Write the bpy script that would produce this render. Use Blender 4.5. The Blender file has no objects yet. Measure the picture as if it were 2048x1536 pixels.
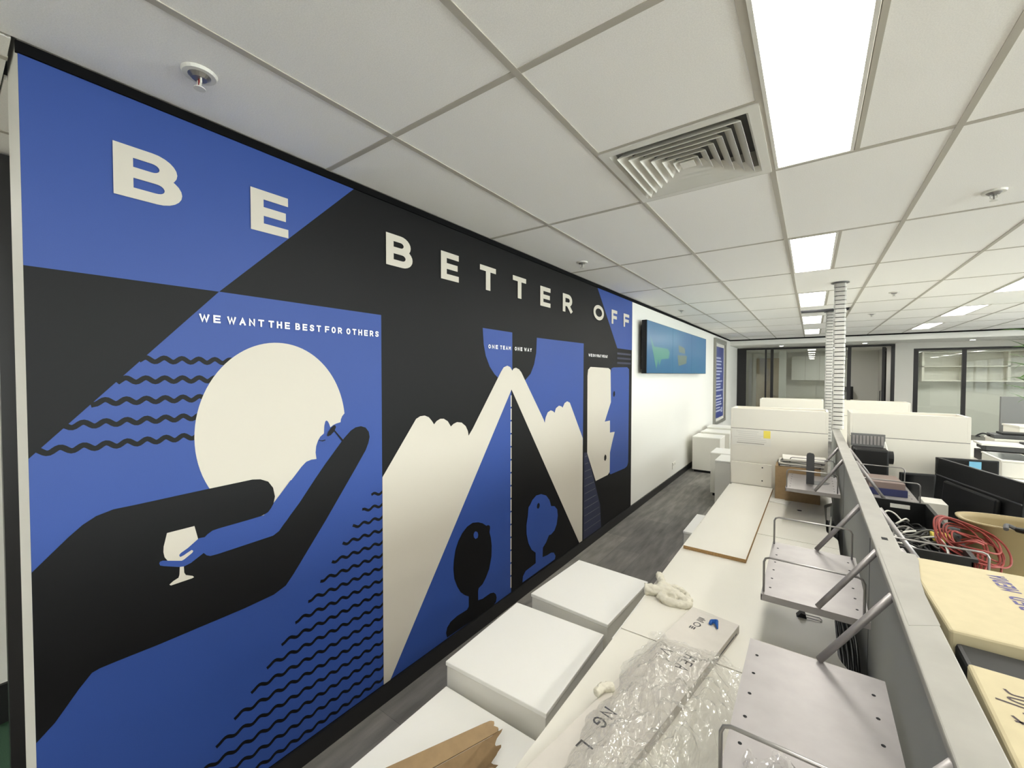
import bpy, bmesh, math, random
from mathutils import Vector, Matrix, noise
random.seed(7)
S = bpy.context.scene
COL = S.collection
# ------------------------------------------------------------------ camera
CAM = Vector((1.836, 0.0, 1.76)); YAW, PIT, ROL, FPX = .6248, -.0239, .0011, 830.9
_f = Vector((-math.sin(YAW)*math.cos(PIT), math.cos(YAW)*math.cos(PIT), math.sin(PIT)))
_r = Vector((math.cos(YAW), math.sin(YAW), 0)); _u = _r.cross(_f)
_r, _u = _r*math.cos(ROL)+_u*math.sin(ROL), _u*math.cos(ROL)-_r*math.sin(ROL)
cd = bpy.data.cameras.new('camera'); cam = bpy.data.objects.new('camera', cd); COL.objects.link(cam)
cd.sensor_width = 36; cd.lens = FPX/2048*36; cd.clip_start = .02; cd.clip_end = 100
m = Matrix((_r, _u, -_f)).transposed().to_4x4(); m.translation = CAM; cam.matrix_world = m
S.camera = cam
# ------------------------------------------------------------------ world, exposure
W = bpy.data.worlds.new('world'); S.world = W; W.use_nodes = True
W.node_tree.nodes['Background'].inputs[0].default_value = (.95, .97, 1, 1)
W.node_tree.nodes['Background'].inputs[1].default_value = 4.2
S.view_settings.view_transform = 'Standard'; S.view_settings.look = 'None'
S.view_settings.gamma = 1; S.view_settings.use_curve_mapping = False
S.view_settings.exposure = 1.78
S.cycles.use_denoising = True; S.cycles.max_bounces = 16; S.cycles.diffuse_bounces = 10; S.cycles.transparent_max_bounces = 16
LAMP = 6.5            # radiance of the ceiling light panels
LAMPC = (1.0, .97, .90)

# ------------------------------------------------------------------ helpers
def lin(c):
    return tuple((v/255/12.92 if v/255 <= .04045 else ((v/255+.055)/1.055)**2.4) for v in c)
MATS = {}
def mat(name, rgb, rough=.5, metal=0, spec=.5, nscale=None, namt=.08, bump=0, bscale=200, emit=None, coat=0):
    if name in MATS: return MATS[name]
    mt = bpy.data.materials.new(name); mt.use_nodes = True; MATS[name] = mt
    nt = mt.node_tree; b = nt.nodes['Principled BSDF']; c = lin(rgb)
    b.inputs['Base Color'].default_value = (*c, 1); b.inputs['Roughness'].default_value = rough
    b.inputs['Metallic'].default_value = metal; b.inputs['Specular IOR Level'].default_value = spec
    b.inputs['Coat Weight'].default_value = coat
    if emit:
        b.inputs['Emission Color'].default_value = (*emit[0], 1); b.inputs['Emission Strength'].default_value = emit[1]
    tc = nt.nodes.new('ShaderNodeTexCoord')
    if nscale:
        n = nt.nodes.new('ShaderNodeTexNoise'); n.inputs['Scale'].default_value = nscale; n.inputs['Detail'].default_value = 5
        nt.links.new(tc.outputs['Object'], n.inputs['Vector'])
        r = nt.nodes.new('ShaderNodeValToRGB')
        r.color_ramp.elements[0].position = .3; r.color_ramp.elements[1].position = .7
        r.color_ramp.elements[0].color = (*[v*(1-namt) for v in c], 1); r.color_ramp.elements[1].color = (*[min(1, v*(1+namt)) for v in c], 1)
        nt.links.new(n.outputs['Fac'], r.inputs['Fac']); nt.links.new(r.outputs['Color'], b.inputs['Base Color'])
    if bump:
        n2 = nt.nodes.new('ShaderNodeTexNoise'); n2.inputs['Scale'].default_value = bscale; n2.inputs['Detail'].default_value = 3
        nt.links.new(tc.outputs['Object'], n2.inputs['Vector'])
        bp = nt.nodes.new('ShaderNodeBump'); bp.inputs['Strength'].default_value = bump; bp.inputs['Distance'].default_value = .002
        nt.links.new(n2.outputs['Fac'], bp.inputs['Height']); nt.links.new(bp.outputs['Normal'], b.inputs['Normal'])
    return mt
def glassmat(name, tint, mixmax=.9, rough=0.0, base=.02):
    mt = bpy.data.materials.new(name); mt.use_nodes = True; MATS[name] = mt; nt = mt.node_tree
    for n in list(nt.nodes): nt.nodes.remove(n)
    o = nt.nodes.new('ShaderNodeOutputMaterial'); t = nt.nodes.new('ShaderNodeBsdfTransparent'); g = nt.nodes.new('ShaderNodeBsdfGlossy')
    t.inputs[0].default_value = (*tint, 1); g.inputs['Roughness'].default_value = rough
    fr = nt.nodes.new('ShaderNodeFresnel'); fr.inputs[0].default_value = 1.5
    ma = nt.nodes.new('ShaderNodeMath'); ma.operation = 'MULTIPLY_ADD'; ma.inputs[1].default_value = mixmax; ma.inputs[2].default_value = base
    mx = nt.nodes.new('ShaderNodeMixShader')
    nt.links.new(fr.outputs[0], ma.inputs[0]); nt.links.new(ma.outputs[0], mx.inputs[0])
    nt.links.new(t.outputs[0], mx.inputs[1]); nt.links.new(g.outputs[0], mx.inputs[2]); nt.links.new(mx.outputs[0], o.inputs[0])
    return mt

def bx(bm, x0, x1, y0, y1, z0, z1, bev=0):
    v = [bm.verts.new(p) for p in ((x0,y0,z0),(x1,y0,z0),(x1,y1,z0),(x0,y1,z0),(x0,y0,z1),(x1,y0,z1),(x1,y1,z1),(x0,y1,z1))]
    fs = [bm.faces.new([v[i] for i in q]) for q in ((0,3,2,1),(4,5,6,7),(0,1,5,4),(1,2,6,5),(2,3,7,6),(3,0,4,7))]
    if bev:
        es = list({e for f in fs for e in f.edges})
        bmesh.ops.bevel(bm, geom=es, offset=bev, segments=2, affect='EDGES', profile=.5)
    return bm
def B(*a, **k): return bx(bmesh.new(), *a, **k)
def prism(bm, pts, z0, z1, ax='z', bev=0):
    """polygon pts extruded between z0 and z1 along axis"""
    def mk(a, b, c): return {'z': (a, b, c), 'y': (a, c, b), 'x': (c, a, b)}[ax]
    lo = [bm.verts.new(mk(a, b, z0)) for a, b in pts]; hi = [bm.verts.new(mk(a, b, z1)) for a, b in pts]
    n = len(pts); bm.faces.new(lo); bm.faces.new(hi)
    for i in range(n): bm.faces.new((lo[i], lo[(i+1) % n], hi[(i+1) % n], hi[i]))
    bmesh.ops.recalc_face_normals(bm, faces=bm.faces)
    return bm
def cyl(bm, c, r, h, seg=20, r2=None, axis='z'):
    r2 = r if r2 is None else r2; lo = []; hi = []
    for i in range(seg):
        a = 2*math.pi*i/seg; ca, sa = math.cos(a), math.sin(a)
        def pt(rr, d):
            p = (ca*rr, sa*rr, d)
            if axis == 'x': p = (p[2], p[0], p[1])
            if axis == 'y': p = (p[0], p[2], p[1])
            return (c[0]+p[0], c[1]+p[1], c[2]+p[2])
        lo.append(bm.verts.new(pt(r, 0))); hi.append(bm.verts.new(pt(r2, h)))
    bm.faces.new(lo); bm.faces.new(hi)
    for i in range(seg): bm.faces.new((lo[i], lo[(i+1) % seg], hi[(i+1) % seg], hi[i]))
    bmesh.ops.recalc_face_normals(bm, faces=bm.faces)
    return bm
def tube(bm, pts, r, seg=8, closed=False):
    pts = [Vector(p) for p in pts]; n = len(pts); rings = []; prev = None
    for i, p in enumerate(pts):
        a = pts[(i-1) % n] if (i or closed) else p; b = pts[(i+1) % n] if (i < n-1 or closed) else p
        d = (b-a).normalized() if (b-a).length > 1e-9 else Vector((0, 0, 1))
        if prev is None:
            s = d.cross(Vector((0, 0, 1)));  s = s if s.length > .05 else d.cross(Vector((1, 0, 0)))
        else: s = prev - d*prev.dot(d)
        s.normalize(); prev = s; t = d.cross(s)
        rr = r[i] if isinstance(r, (list, tuple)) else r
        rings.append([bm.verts.new(p+(s*math.cos(2*math.pi*k/seg)+t*math.sin(2*math.pi*k/seg))*rr) for k in range(seg)])
    for i in range(n if closed else n-1):
        A, Bq = rings[i], rings[(i+1) % n]
        for k in range(seg): bm.faces.new((A[k], A[(k+1) % seg], Bq[(k+1) % seg], Bq[k]))
    if not closed: bm.faces.new(rings[0][::-1]); bm.faces.new(rings[-1])
    bmesh.ops.recalc_face_normals(bm, faces=bm.faces)
    return bm
def smooth_path(pts, n=6):
    pts = [Vector(p) for p in pts]; out = []
    for i in range(len(pts)-1):
        p0 = pts[max(i-1, 0)]; p1 = pts[i]; p2 = pts[i+1]; p3 = pts[min(i+2, len(pts)-1)]
        for k in range(n):
            t = k/n
            out.append(.5*((2*p1)+(p2-p0)*t+(2*p0-5*p1+4*p2-p3)*t*t+(3*p1-p0-3*p2+p3)*t**3))
    return out+[pts[-1]]
def obj(name, bm, mt, parent=None, smooth=False):
    if isinstance(bm, bpy.types.Mesh): me = bm
    else:
        me = bpy.data.meshes.new(name); bm.to_mesh(me); bm.free()
        me.materials.append(mt if not isinstance(mt, str) else MATS[mt])
        if smooth:
            for p in me.polygons: p.use_smooth = True
    o = bpy.data.objects.new(name, me); COL.objects.link(o)
    if parent: o.parent = parent
    return o
def tag(o, label=None, cat=None, group=None, kind=None):
    for k, v in (('label', label), ('category', cat), ('group', group), ('kind', kind)):
        if v: o[k] = v
    return o
def thing(name, label, cat, loc=(0, 0, 0), rz=0, group=None):
    o = bpy.data.objects.new(name, None); COL.objects.link(o); o.location = loc; o.rotation_euler = (0, 0, rz); o.empty_display_size = .1
    return tag(o, label, cat, group)
def struct(name, bm, mt, parent=None):
    o = obj(name, bm, mt, parent)
    if not parent: o['kind'] = 'structure'
    return o
def dup(root, loc, rz=None, label=None):
    r = root.copy(); COL.objects.link(r); r.location = loc
    if rz is not None: r.rotation_euler = (0, 0, rz)
    if label: r['label'] = label
    for ch in list(root.children):
        c = ch.copy(); COL.objects.link(c); c.parent = r
        for g in list(ch.children):
            d = g.copy(); COL.objects.link(d); d.parent = c
    return r
def poly(pts, x):          # flat print on the mural wall, facing +x
    bm = bmesh.new(); vs = [bm.verts.new((x, a, b)) for a, b in pts]; f = bm.faces.new(vs); f.normal_update()
    if f.normal.x < 0: f.normal_flip()
    bmesh.ops.triangulate(bm, faces=bm.faces); return bm

# ---- stroke lettering
GL = {
'A': [[(0,0),(.5,1),(1,0)],[(.2,.33),(.8,.33)]],
'B': [[(0,.5),(.6,.5),(.85,.57),(.92,.75),(.85,.93),(.6,1),(0,1),(0,0),(.65,0),(.92,.08),(1,.25),(.92,.42),(.65,.5)]],
'D': [[(0,0),(0,1),(.5,1),(.85,.85),(1,.5),(.85,.15),(.5,0),(0,0)]],
'E': [[(1,1),(0,1),(0,0),(1,0)],[(0,.5),(.9,.5)]],
'F': [[(1,1),(0,1),(0,0)],[(0,.48),(.9,.48)]],
'G': [[(.95,.82),(.75,.97),(.5,1),(.2,.9),(0,.6),(0,.4),(.2,.1),(.5,0),(.8,.06),(1,.2),(1,.47),(.55,.47)]],
'H': [[(0,0),(0,1)],[(1,0),(1,1)],[(0,.5),(1,.5)]],
'I': [[(.5,0),(.5,1)]], 'L': [[(0,1),(0,0),(1,0)]],
'M': [[(0,0),(0,1),(.5,.4),(1,1),(1,0)]], 'N': [[(0,0),(0,1),(1,0),(1,1)]],
'O': [[(.5,1),(.22,.93),(.05,.75),(0,.5),(.05,.25),(.22,.07),(.5,0),(.78,.07),(.95,.25),(1,.5),(.95,.75),(.78,.93),(.5,1)]],
'R': [[(0,0),(0,1),(.6,1),(.9,.92),(1,.74),(.9,.55),(.6,.47),(0,.47)],[(.5,.47),(1,0)]],
'S': [[(.93,.85),(.75,.97),(.5,1),(.2,.95),(.05,.77),(.15,.6),(.5,.5),(.85,.4),(.97,.22),(.8,.05),(.5,0),(.2,.03),(.03,.16)]],
'T': [[(0,1),(1,1)],[(.5,1),(.5,0)]],
'V': [[(0,1),(.5,0),(1,1)]], 'W': [[(0,1),(.25,0),(.5,.9),(.75,0),(1,1)]],
'Y': [[(0,1),(.5,.5),(1,1)],[(.5,.5),(.5,0)]], 'C': [[(.95,.82),(.75,.97),(.5,1),(.2,.9),(0,.6),(0,.4),(.2,.1),(.5,0),(.8,.06),(.97,.2)]],
'U': [[(0,1),(0,.25),(.15,.05),(.5,0),(.85,.05),(1,.25),(1,1)]],
}
def ribbon(bm, pts, t, put):
    """flat stroke of width t along 2D pts; put maps 2D -> 3D"""
    P = [Vector(p) for p in pts]; n = len(P); closed = (P[0]-P[-1]).length < 1e-6
    if closed: P = P[:-1]; n -= 1
    L = []; R = []
    for i in range(n):
        a = P[(i-1) % n] if (i or closed) else None; b = P[(i+1) % n] if (i < n-1 or closed) else None
        d1 = (P[i]-a).normalized() if a is not None else None; d2 = (b-P[i]).normalized() if b is not None else None
        if d1 is None or d2 is None:
            d = d2 or d1; nn = Vector((-d.y, d.x)); e = d*(t/2)*(-1 if d1 is None else 1)
            L.append(P[i]+nn*t/2+e); R.append(P[i]-nn*t/2+e)
        else:
            n1 = Vector((-d1.y, d1.x)); n2 = Vector((-d2.y, d2.x)); mm = n1+n2
            mm = mm.normalized() if mm.length > 1e-6 else n1
            k = min(1/max(mm.dot(n1), .35), 1.9)
            L.append(P[i]+mm*t/2*k); R.append(P[i]-mm*t/2*k)
    vl = [bm.verts.new(put(p)) for p in L]; vr = [bm.verts.new(put(p)) for p in R]
    for i in range(n if closed else n-1):
        j = (i+1) % n; bm.faces.new((vl[i], vr[i], vr[j], vl[j]))
def bowl(W, z0, z1, n=12):
    r = (z1-z0)/2; k = min(r, W)
    return [(0, z1), (W-k, z1)]+[(W-k+k*math.sin(math.pi*i/n), (z0+z1)/2+r*math.cos(math.pi*i/n)) for i in range(1, n)]+[(W-k, z0), (0, z0)]
def glyph(bm, ch, x0, y0, w, h, t, put):
    W_, H_ = w-t, h-t
    if ch == 'B': sts = [bowl(W_*.90, H_*.51, H_), bowl(W_, 0, H_*.51), [(0, 0), (0, H_)]]
    elif ch == 'R': sts = [bowl(W_*.97, H_*.42, H_), [(0, 0), (0, H_)], [(W_*.52, H_*.40), (W_*.97, 0)]]
    elif ch == 'O': sts = [[(W_/2+W_/2*math.cos(2*math.pi*i/28), H_/2+H_/2*math.sin(2*math.pi*i/28)) for i in range(29)]]
    else: sts = [[(a*W_, b*H_) for a, b in st] for st in GL[ch]]
    for k, st in enumerate(sts):       # strokes of one letter are stacked a hair apart so that none coincide
        def pk(p, k=k):
            q = Vector(put(p)); n_ = Vector(put(Vector((1, 0))))-Vector(put(Vector((0, 0)))); m_ = Vector(put(Vector((0, 1))))-Vector(put(Vector((0, 0))))
            return q+n_.cross(m_).normalized()*(.00015*k)
        ribbon(bm, [(x0+t/2+a, y0+t/2+b) for a, b in st], t, pk)
def words(bm, txt, x0, x1, y0, h, t, put, wr=.62, gap=.32, space=.5):
    """fit txt between x0 and x1"""
    wid = {'I': .3, 'W': 1.35, 'M': 1.2}
    tot = sum((space if c == ' ' else wid.get(c, 1)*wr+gap) for c in txt)-gap; k = (x1-x0)/tot; x = x0
    for c in txt:
        if c == ' ': x += space*k; continue
        w = wid.get(c, 1)*wr*k; glyph(bm, c, x, y0, max(w, t*1.01), h, t, put); x += w+gap*k

# ------------------------------------------------------------------ materials
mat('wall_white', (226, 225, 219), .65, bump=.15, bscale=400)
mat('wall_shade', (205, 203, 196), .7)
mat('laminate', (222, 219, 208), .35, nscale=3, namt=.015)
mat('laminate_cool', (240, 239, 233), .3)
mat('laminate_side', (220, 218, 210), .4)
mat('chipboard', (150, 118, 74), .8, nscale=120, namt=.25)
mat('mural_blue', (43, 71, 140), .5, spec=.35, nscale=500, namt=.04)
mat('mural_black', (14, 14, 15), .5, spec=.2)
mat('mural_cream', (196, 190, 177), .55, spec=.4)
mat('mural_navy', (34, 40, 66), .5)
mat('mural_white', (240, 240, 238), .5)
mat('shadow_black', (12, 12, 13), .8, spec=.1)
mat('skirting', (26, 26, 27), .45)
mat('ceiling_tile', (249, 247, 242), .9, bump=.5, bscale=600, nscale=250, namt=.05)
mat('ceiling_bar', (184, 179, 167), .6)
mat('vent_white', (225, 223, 215), .5)
mat('dark_void', (28, 30, 33), .9)
mat('metal_grey', (158, 154, 153), .42, metal=.5, nscale=14, namt=.06)
mat('metal_rod', (150, 148, 146), .32, metal=.8)
mat('partition_grey', (144, 146, 142), .7, bump=.2, bscale=900)
mat('partition_cap', (150, 148, 141), .5, nscale=9, namt=.08)
mat('black_plastic', (19, 20, 21), .42, spec=.35)
mat('black_gloss', (14, 15, 17), .18)
mat('dark_grey', (70, 71, 73), .5)
mat('mid_grey', (112, 113, 112), .6)
mat('frame_black', (24, 23, 25), .4)
mat('cardboard', (152, 127, 93), .8, nscale=30, namt=.08, bump=.2, bscale=150)
mat('kraft_dark', (136, 112, 80), .85, nscale=40, namt=.1)
mat('archive_cream', (186, 175, 143), .8, nscale=25, namt=.04)
mat('box_white', (204, 199, 190), .6, nscale=20, namt=.03)
mat('print_black', (52, 50, 50), .7)
mat('print_purple', (84, 80, 128), .7)
mat('marker', (60, 48, 52), .6)
mat('paper', (212, 210, 202), .8)
mat('paper_grey', (205, 202, 192), .8)
mat('yellow_note', (232, 214, 96), .8)
mat('riser_white', (196, 195, 190), .5)
mat('cloth_white', (210, 206, 190), .9, bump=.4, bscale=300)
mat('blue_plastic', (28, 84, 160), .35)
mat('red_cable', (132, 46, 38), .5)
mat('grey_cable', (120, 118, 114), .5)
mat('white_cable', (220, 218, 210), .5)
mat('bin_tan', (152, 136, 98), .5)
mat('book_purple', (128, 112, 106), .6)
mat('book_blue', (40, 46, 90), .5)
mat('leaf', (70, 110, 46), .5)
mat('timber_beige', (176, 160, 138), .6, nscale=5, namt=.06)
mat('poster_blue', (52, 66, 138), .35)
mat('frame_silver', (150, 150, 142), .4, metal=.4)
mat('poster_print', (176, 182, 212), .5)
mat('bulb_red', (150, 30, 30), .3)
mat('green_carpet', (34, 66, 46), .95, bump=.6, bscale=300)
mat('screen_dark', (52, 58, 58), .15)
mat('sticker_blue', (110, 170, 200), .6)
glassmat('glass', (.92, .95, .93), .9, 0, .02)
glassmat('film', (.995, .995, .99), .30, .10, .13)
def crinkle(mt):
    nt = mt.node_tree; o = [n for n in nt.nodes if n.type == 'OUTPUT_MATERIAL'][0]; src = o.inputs[0].links[0].from_socket
    d = nt.nodes.new('ShaderNodeBsdfDiffuse'); d.inputs[0].default_value = (.92, .91, .86, 1); mx = nt.nodes.new('ShaderNodeMixShader'); mx.inputs[0].default_value = .05
    nt.links.new(src, mx.inputs[1]); nt.links.new(d.outputs[0], mx.inputs[2]); nt.links.new(mx.outputs[0], o.inputs[0])
    tc = nt.nodes.new('ShaderNodeTexCoord'); mp = nt.nodes.new('ShaderNodeMapping'); mp.inputs['Scale'].default_value = (1.5, .8, 1); mp.inputs['Rotation'].default_value = (0, 0, .25)
    nz = nt.nodes.new('ShaderNodeTexNoise'); nz.inputs['Scale'].default_value = 9; nz.inputs['Detail'].default_value = 3
    ad = nt.nodes.new('ShaderNodeVectorMath'); ad.operation = 'MULTIPLY_ADD'; ad.inputs[1].default_value = (.06, .06, .06)
    nt.links.new(tc.outputs['Object'], mp.inputs[0]); nt.links.new(tc.outputs['Object'], nz.inputs['Vector']); nt.links.new(nz.outputs['Color'], ad.inputs[0]); nt.links.new(mp.outputs[0], ad.inputs[2])
    hs = []
    for sc in (16, 38):
        v = nt.nodes.new('ShaderNodeTexVoronoi'); v.feature = 'DISTANCE_TO_EDGE'; v.inputs['Scale'].default_value = sc; nt.links.new(ad.outputs[0], v.inputs['Vector'])
        m = nt.nodes.new('ShaderNodeMath'); m.operation = 'MULTIPLY'; m.inputs[1].default_value = 16/sc; nt.links.new(v.outputs['Distance'], m.inputs[0]); hs.append(m)
    sm = nt.nodes.new('ShaderNodeMath'); sm.operation = 'ADD'; nt.links.new(hs[0].outputs[0], sm.inputs[0]); nt.links.new(hs[1].outputs[0], sm.inputs[1])
    bp = nt.nodes.new('ShaderNodeBump'); bp.inputs['Strength'].default_value = 1.0; bp.inputs['Distance'].default_value = .013
    nt.links.new(sm.outputs[0], bp.inputs['Height'])
    for n in nt.nodes:
        if n.type in ('BSDF_GLOSSY', 'FRESNEL'): nt.links.new(bp.outputs[0], n.inputs['Normal'])
crinkle(MATS['film'])
def carpet():
    mt = bpy.data.materials.new('carpet'); mt.use_nodes = True; MATS['carpet'] = mt; nt = mt.node_tree; b = nt.nodes['Principled BSDF']
    b.inputs['Roughness'].default_value = .95; b.inputs['Specular IOR Level'].default_value = .1
    tc = nt.nodes.new('ShaderNodeTexCoord'); mp = nt.nodes.new('ShaderNodeMapping'); mp.inputs['Rotation'].default_value = (0, 0, math.radians(90))
    br = nt.nodes.new('ShaderNodeTexBrick'); br.inputs['Scale'].default_value = 1; br.inputs['Brick Width'].default_value = 1.0; br.inputs['Row Height'].default_value = .25
    br.inputs['Mortar Size'].default_value = .0015; br.offset = .33
    br.inputs['Color1'].default_value = (*lin((128, 126, 123)), 1); br.inputs['Color2'].default_value = (*lin((146, 143, 138)), 1); br.inputs['Mortar'].default_value = (*lin((112, 110, 108)), 1)
    n = nt.nodes.new('ShaderNodeTexNoise'); n.inputs['Scale'].default_value = 5; n.inputs['Detail'].default_value = 8
    st = nt.nodes.new('ShaderNodeMapping'); st.inputs['Scale'].default_value = (3, .5, 1)
    mx = nt.nodes.new('ShaderNodeMixRGB'); mx.blend_type = 'MULTIPLY'; mx.inputs[0].default_value = .75
    rp = nt.nodes.new('ShaderNodeValToRGB'); rp.color_ramp.elements[0].position = .3; rp.color_ramp.elements[1].position = .7
    rp.color_ramp.elements[0].color = (.55, .55, .55, 1); rp.color_ramp.elements[1].color = (1.15, 1.14, 1.12, 1)
    n3 = nt.nodes.new('ShaderNodeTexNoise'); n3.inputs['Scale'].default_value = 260
    bp = nt.nodes.new('ShaderNodeBump'); bp.inputs['Strength'].default_value = .6; bp.inputs['Distance'].default_value = .004
    l = nt.links
    l.new(tc.outputs['Object'], mp.inputs['Vector']); l.new(mp.outputs[0], br.inputs['Vector'])
    l.new(tc.outputs['Object'], st.inputs['Vector']); l.new(st.outputs[0], n.inputs['Vector']); l.new(n.outputs['Fac'], rp.inputs['Fac'])
    l.new(br.outputs['Color'], mx.inputs[1]); l.new(rp.outputs['Color'], mx.inputs[2]); l.new(mx.outputs[0], b.inputs['Base Color'])
    l.new(tc.outputs['Object'], n3.inputs['Vector']); l.new(n3.outputs['Fac'], bp.inputs['Height']); l.new(bp.outputs['Normal'], b.inputs['Normal'])
carpet()
def lampmat():
    mt = bpy.data.materials.new('light_panel'); mt.use_nodes = True; MATS['light_panel'] = mt; nt = mt.node_tree
    for n in list(nt.nodes): nt.nodes.remove(n)
    o = nt.nodes.new('ShaderNodeOutputMaterial'); e = nt.nodes.new('ShaderNodeEmission')
    e.inputs[0].default_value = (*LAMPC, 1); e.inputs[1].default_value = LAMP; nt.links.new(e.outputs[0], o.inputs[0])
lampmat()
# ================================================================== structure
H = 2.697; YF = 12.8; YG = 14.2; XR = 8.4; YB = -4.6; XL = -3.2
struct('floor', B(XL, XR+.2, YB-.2, 18.2, -.12, 0), 'carpet')
wl = struct('wall_left', B(-.27, 0, .152, YG+4, 0, 2.95), 'wall_white')
wr = bmesh.new(); bx(wr, XR, XR+.15, YB, 18.2, 0, .85); bx(wr, XR, XR+.15, YB, 18.2, 2.5, 2.95); bx(wr, XR, XR+.15, 12.4, 18.2, .85, 2.5); bx(wr, XR, XR+.15, YB, -4.2, .85, 2.5)
struct('wall_right', wr, 'wall_white')
wn = struct('window_3', B(XR+.04, XR+.1, -4.2, 12.4, .85, .90), 'frame_black')  # windows added out of view to brighten the ceiling and mural
obj('head_rail', B(XR+.04, XR+.1, -4.2, 12.4, 2.45, 2.5), 'frame_black', wn)
for k in range(9): obj('mullion', B(XR+.04, XR+.1, -4.2+2.065*k, -4.12+2.065*k, .90, 2.45), 'frame_black', wn)
for k in range(8): obj('pane', B(XR+.06, XR+.07, -4.12+2.065*k, -2.135+2.065*k, .90, 2.45), 'glass', wn)
struct('wall_back', B(XL, XR, YB-.15, YB, 0, 2.95), 'wall_white')
struct('wall_side', B(XL-.15, XL, YB, 4.0, 0, 2.95), 'wall_white')
struct('wall_recess', B(XL, -.27, 3.85, 4.0, 0, 2.95), 'wall_white')
struct('wall_rear', B(-.27, XR, 18.05, 18.2, 0, 2.95), 'wall_white')
# skirting and shadow gaps
struct('baseboard_left', B(0.0, .014, .152, YG, 0, .095), 'skirting')
struct('trim_1', B(0.0, .012, .147, YF, H-.032, H), 'shadow_black')
struct('trim_2', B(0.012, XR, YF-.02, YF-.006, H-.03, H), 'shadow_black')
# glimpse past the end of the mural wall
struct('trim_4', B(-1.02, -.96, .16, .40, 0, 2.69), 'frame_black')
struct('wall_pier', B(-1.62, -1.45, .1, .6, .0, 2.69), 'wall_white')
struct('trim_5', B(-1.45, -1.43, .1, .6, 0, .2), 'skirting')
struct('floor_strip', B(-2.6, -.9, -1.0, .6, 0.0, .004), 'green_carpet')

# ---- ceiling: grid of bars with laid-in tiles
ceil = struct('ceiling', B(XL, XR, YB, 18.1, 2.93, 3.0), 'dark_void')  # dark colour stands in for the unlit space above the tiles
GX = [.476+.6*k for k in range(-6, 14)]; GY = [1.075+1.2*j for j in range(-5, 11)]
GX = [x for x in GX if XL < x < XR]; GY = [y for y in GY if YB < y < YF]
def span(lo, hi, cuts): return [lo]+[c for c in cuts if lo+.05 < c < hi-.05]+[hi]
LCOL = (-1.924, 1.676, 3.476, 5.276, 7.076); LROW = (-3.725, -1.325, 1.075, 3.475, 5.875, 8.275, 10.675)  # leftmost column and rearmost row added, unseen, to brighten the wall end
def is_light(x, y): return any(abs(x-a) < .01 for a in LCOL) and any(abs(y-b) < .01 for b in LROW)
TM = {}
def tile(x0, x1, y0, y1):
    w, d = round(x1-x0, 3), round(y1-y0, 3)
    if (w, d) not in TM:
        bm = B(-w/2+.002, w/2-.002, -d/2+.002, d/2-.002, 0, .015)
        me = bpy.data.meshes.new('ceiling_tile'); bm.to_mesh(me); bm.free(); me.materials.append(MATS['ceiling_tile']); TM[(w, d)] = me
    o = bpy.data.objects.new('ceiling_tile', TM[(w, d)]); COL.objects.link(o); o.parent = ceil
    o.location = ((x0+x1)/2, (y0+y1)/2, H+.003)
lights = []
def cells(x0, x1, xs, y0, y1, ys):
    X = span(x0, x1, xs); Y = span(y0, y1, ys)
    for i in range(len(X)-1):
        for j in range(len(Y)-1):
            a, b, c, d = X[i], X[i+1], Y[j], Y[j+1]
            if is_light(a, c): lights.append((a, c)); tile(a+.3, b, c, d)
            elif abs(a-1.076) < .01 and abs(c-1.075) < .01: tile(a, b, c, c+.6)      # the other half holds the air vent
            elif abs(a-1.676) < .01 and abs(c-7.075) < .01: tile(a, b, c, c+.42); tile(a, b, c+.86, d)   # tile pushed aside by the cable riser
            else: tile(a, b, c, d)
cells(.012, XR, GX, YB, YF-.02, GY)
cells(XL, .0, GX, YB, .143, GY)
cells(XL, -.27, GX, .143, 3.85, GY)
def bar(x0, x1, y0, y1, dz=0): obj('ceiling_bar', B(x0, x1, y0, y1, H+dz, H+.03), 'ceiling_bar', ceil)
hw = .0115
for x in GX:
    bar(x-hw, x+hw, YB, (YF-.02) if x > 0 else 3.85 if x < -.3 else .143)
for y in GY: bar(XL if y < .1 else .012, XR, y-hw, y+hw, .0007)
bar(1.076, 1.676, 1.675-hw, 1.675+hw, .0007)
for (a, c) in lights: bar(a+.3-.008, a+.3+.008, c, c+1.2, .0012)
# ---- bulkhead, soffit and glazed rooms at the far end
struct('wall_bulkhead', B(0, XR, YF, YF+.06, 2.545, 2.93), 'wall_white')
struct('ceiling_soffit', B(0, XR, YF+.06, 18.05, 2.545, 2.60), 'wall_white')
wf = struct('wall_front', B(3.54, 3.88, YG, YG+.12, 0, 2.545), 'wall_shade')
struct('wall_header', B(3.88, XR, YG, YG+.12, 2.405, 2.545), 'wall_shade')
def frame(n, x0, x1, z1, mull, glass_gap=(), d=.07, top=.05):
    fr = struct('window_%d' % n, B(x0, x1, YG, YG+d, z1-top, z1), 'frame_black')
    for a, b in mull: obj('mullion', B(a, b, YG, YG+d, 0, z1-top), 'frame_black', fr)
    obj('bottom_rail', B(x0, x1, YG, YG+d, 0, .05), 'frame_black', fr)
    ms = sorted(mull)
    for (a, b), (c, e) in zip(ms[:-1], ms[1:]):
        if (b, c) not in glass_gap: obj('pane', B(b, c, YG+.03, YG+.04, .05, z1-top), 'glass', fr)
    return fr
frame(1, .0, 3.54, 2.53, [(0.0, .24), (.72, .76), (.86, .93), (2.60, 2.68), (3.47, 3.54)], glass_gap=[(2.68, 3.47)])
frame(2, 3.88, XR, 2.40, [(3.88, 3.97), (4.72, 4.79), (6.3, 6.37), (XR-.08, XR)])
dr = struct('door_1', B(0, .06, 0, .05, .0, 2.46), 'frame_black')   # leaf standing open beside the opening
dr.location = (3.30, YG+.08, .01); dr.rotation_euler = (0, 0, math.radians(-8))
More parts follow.
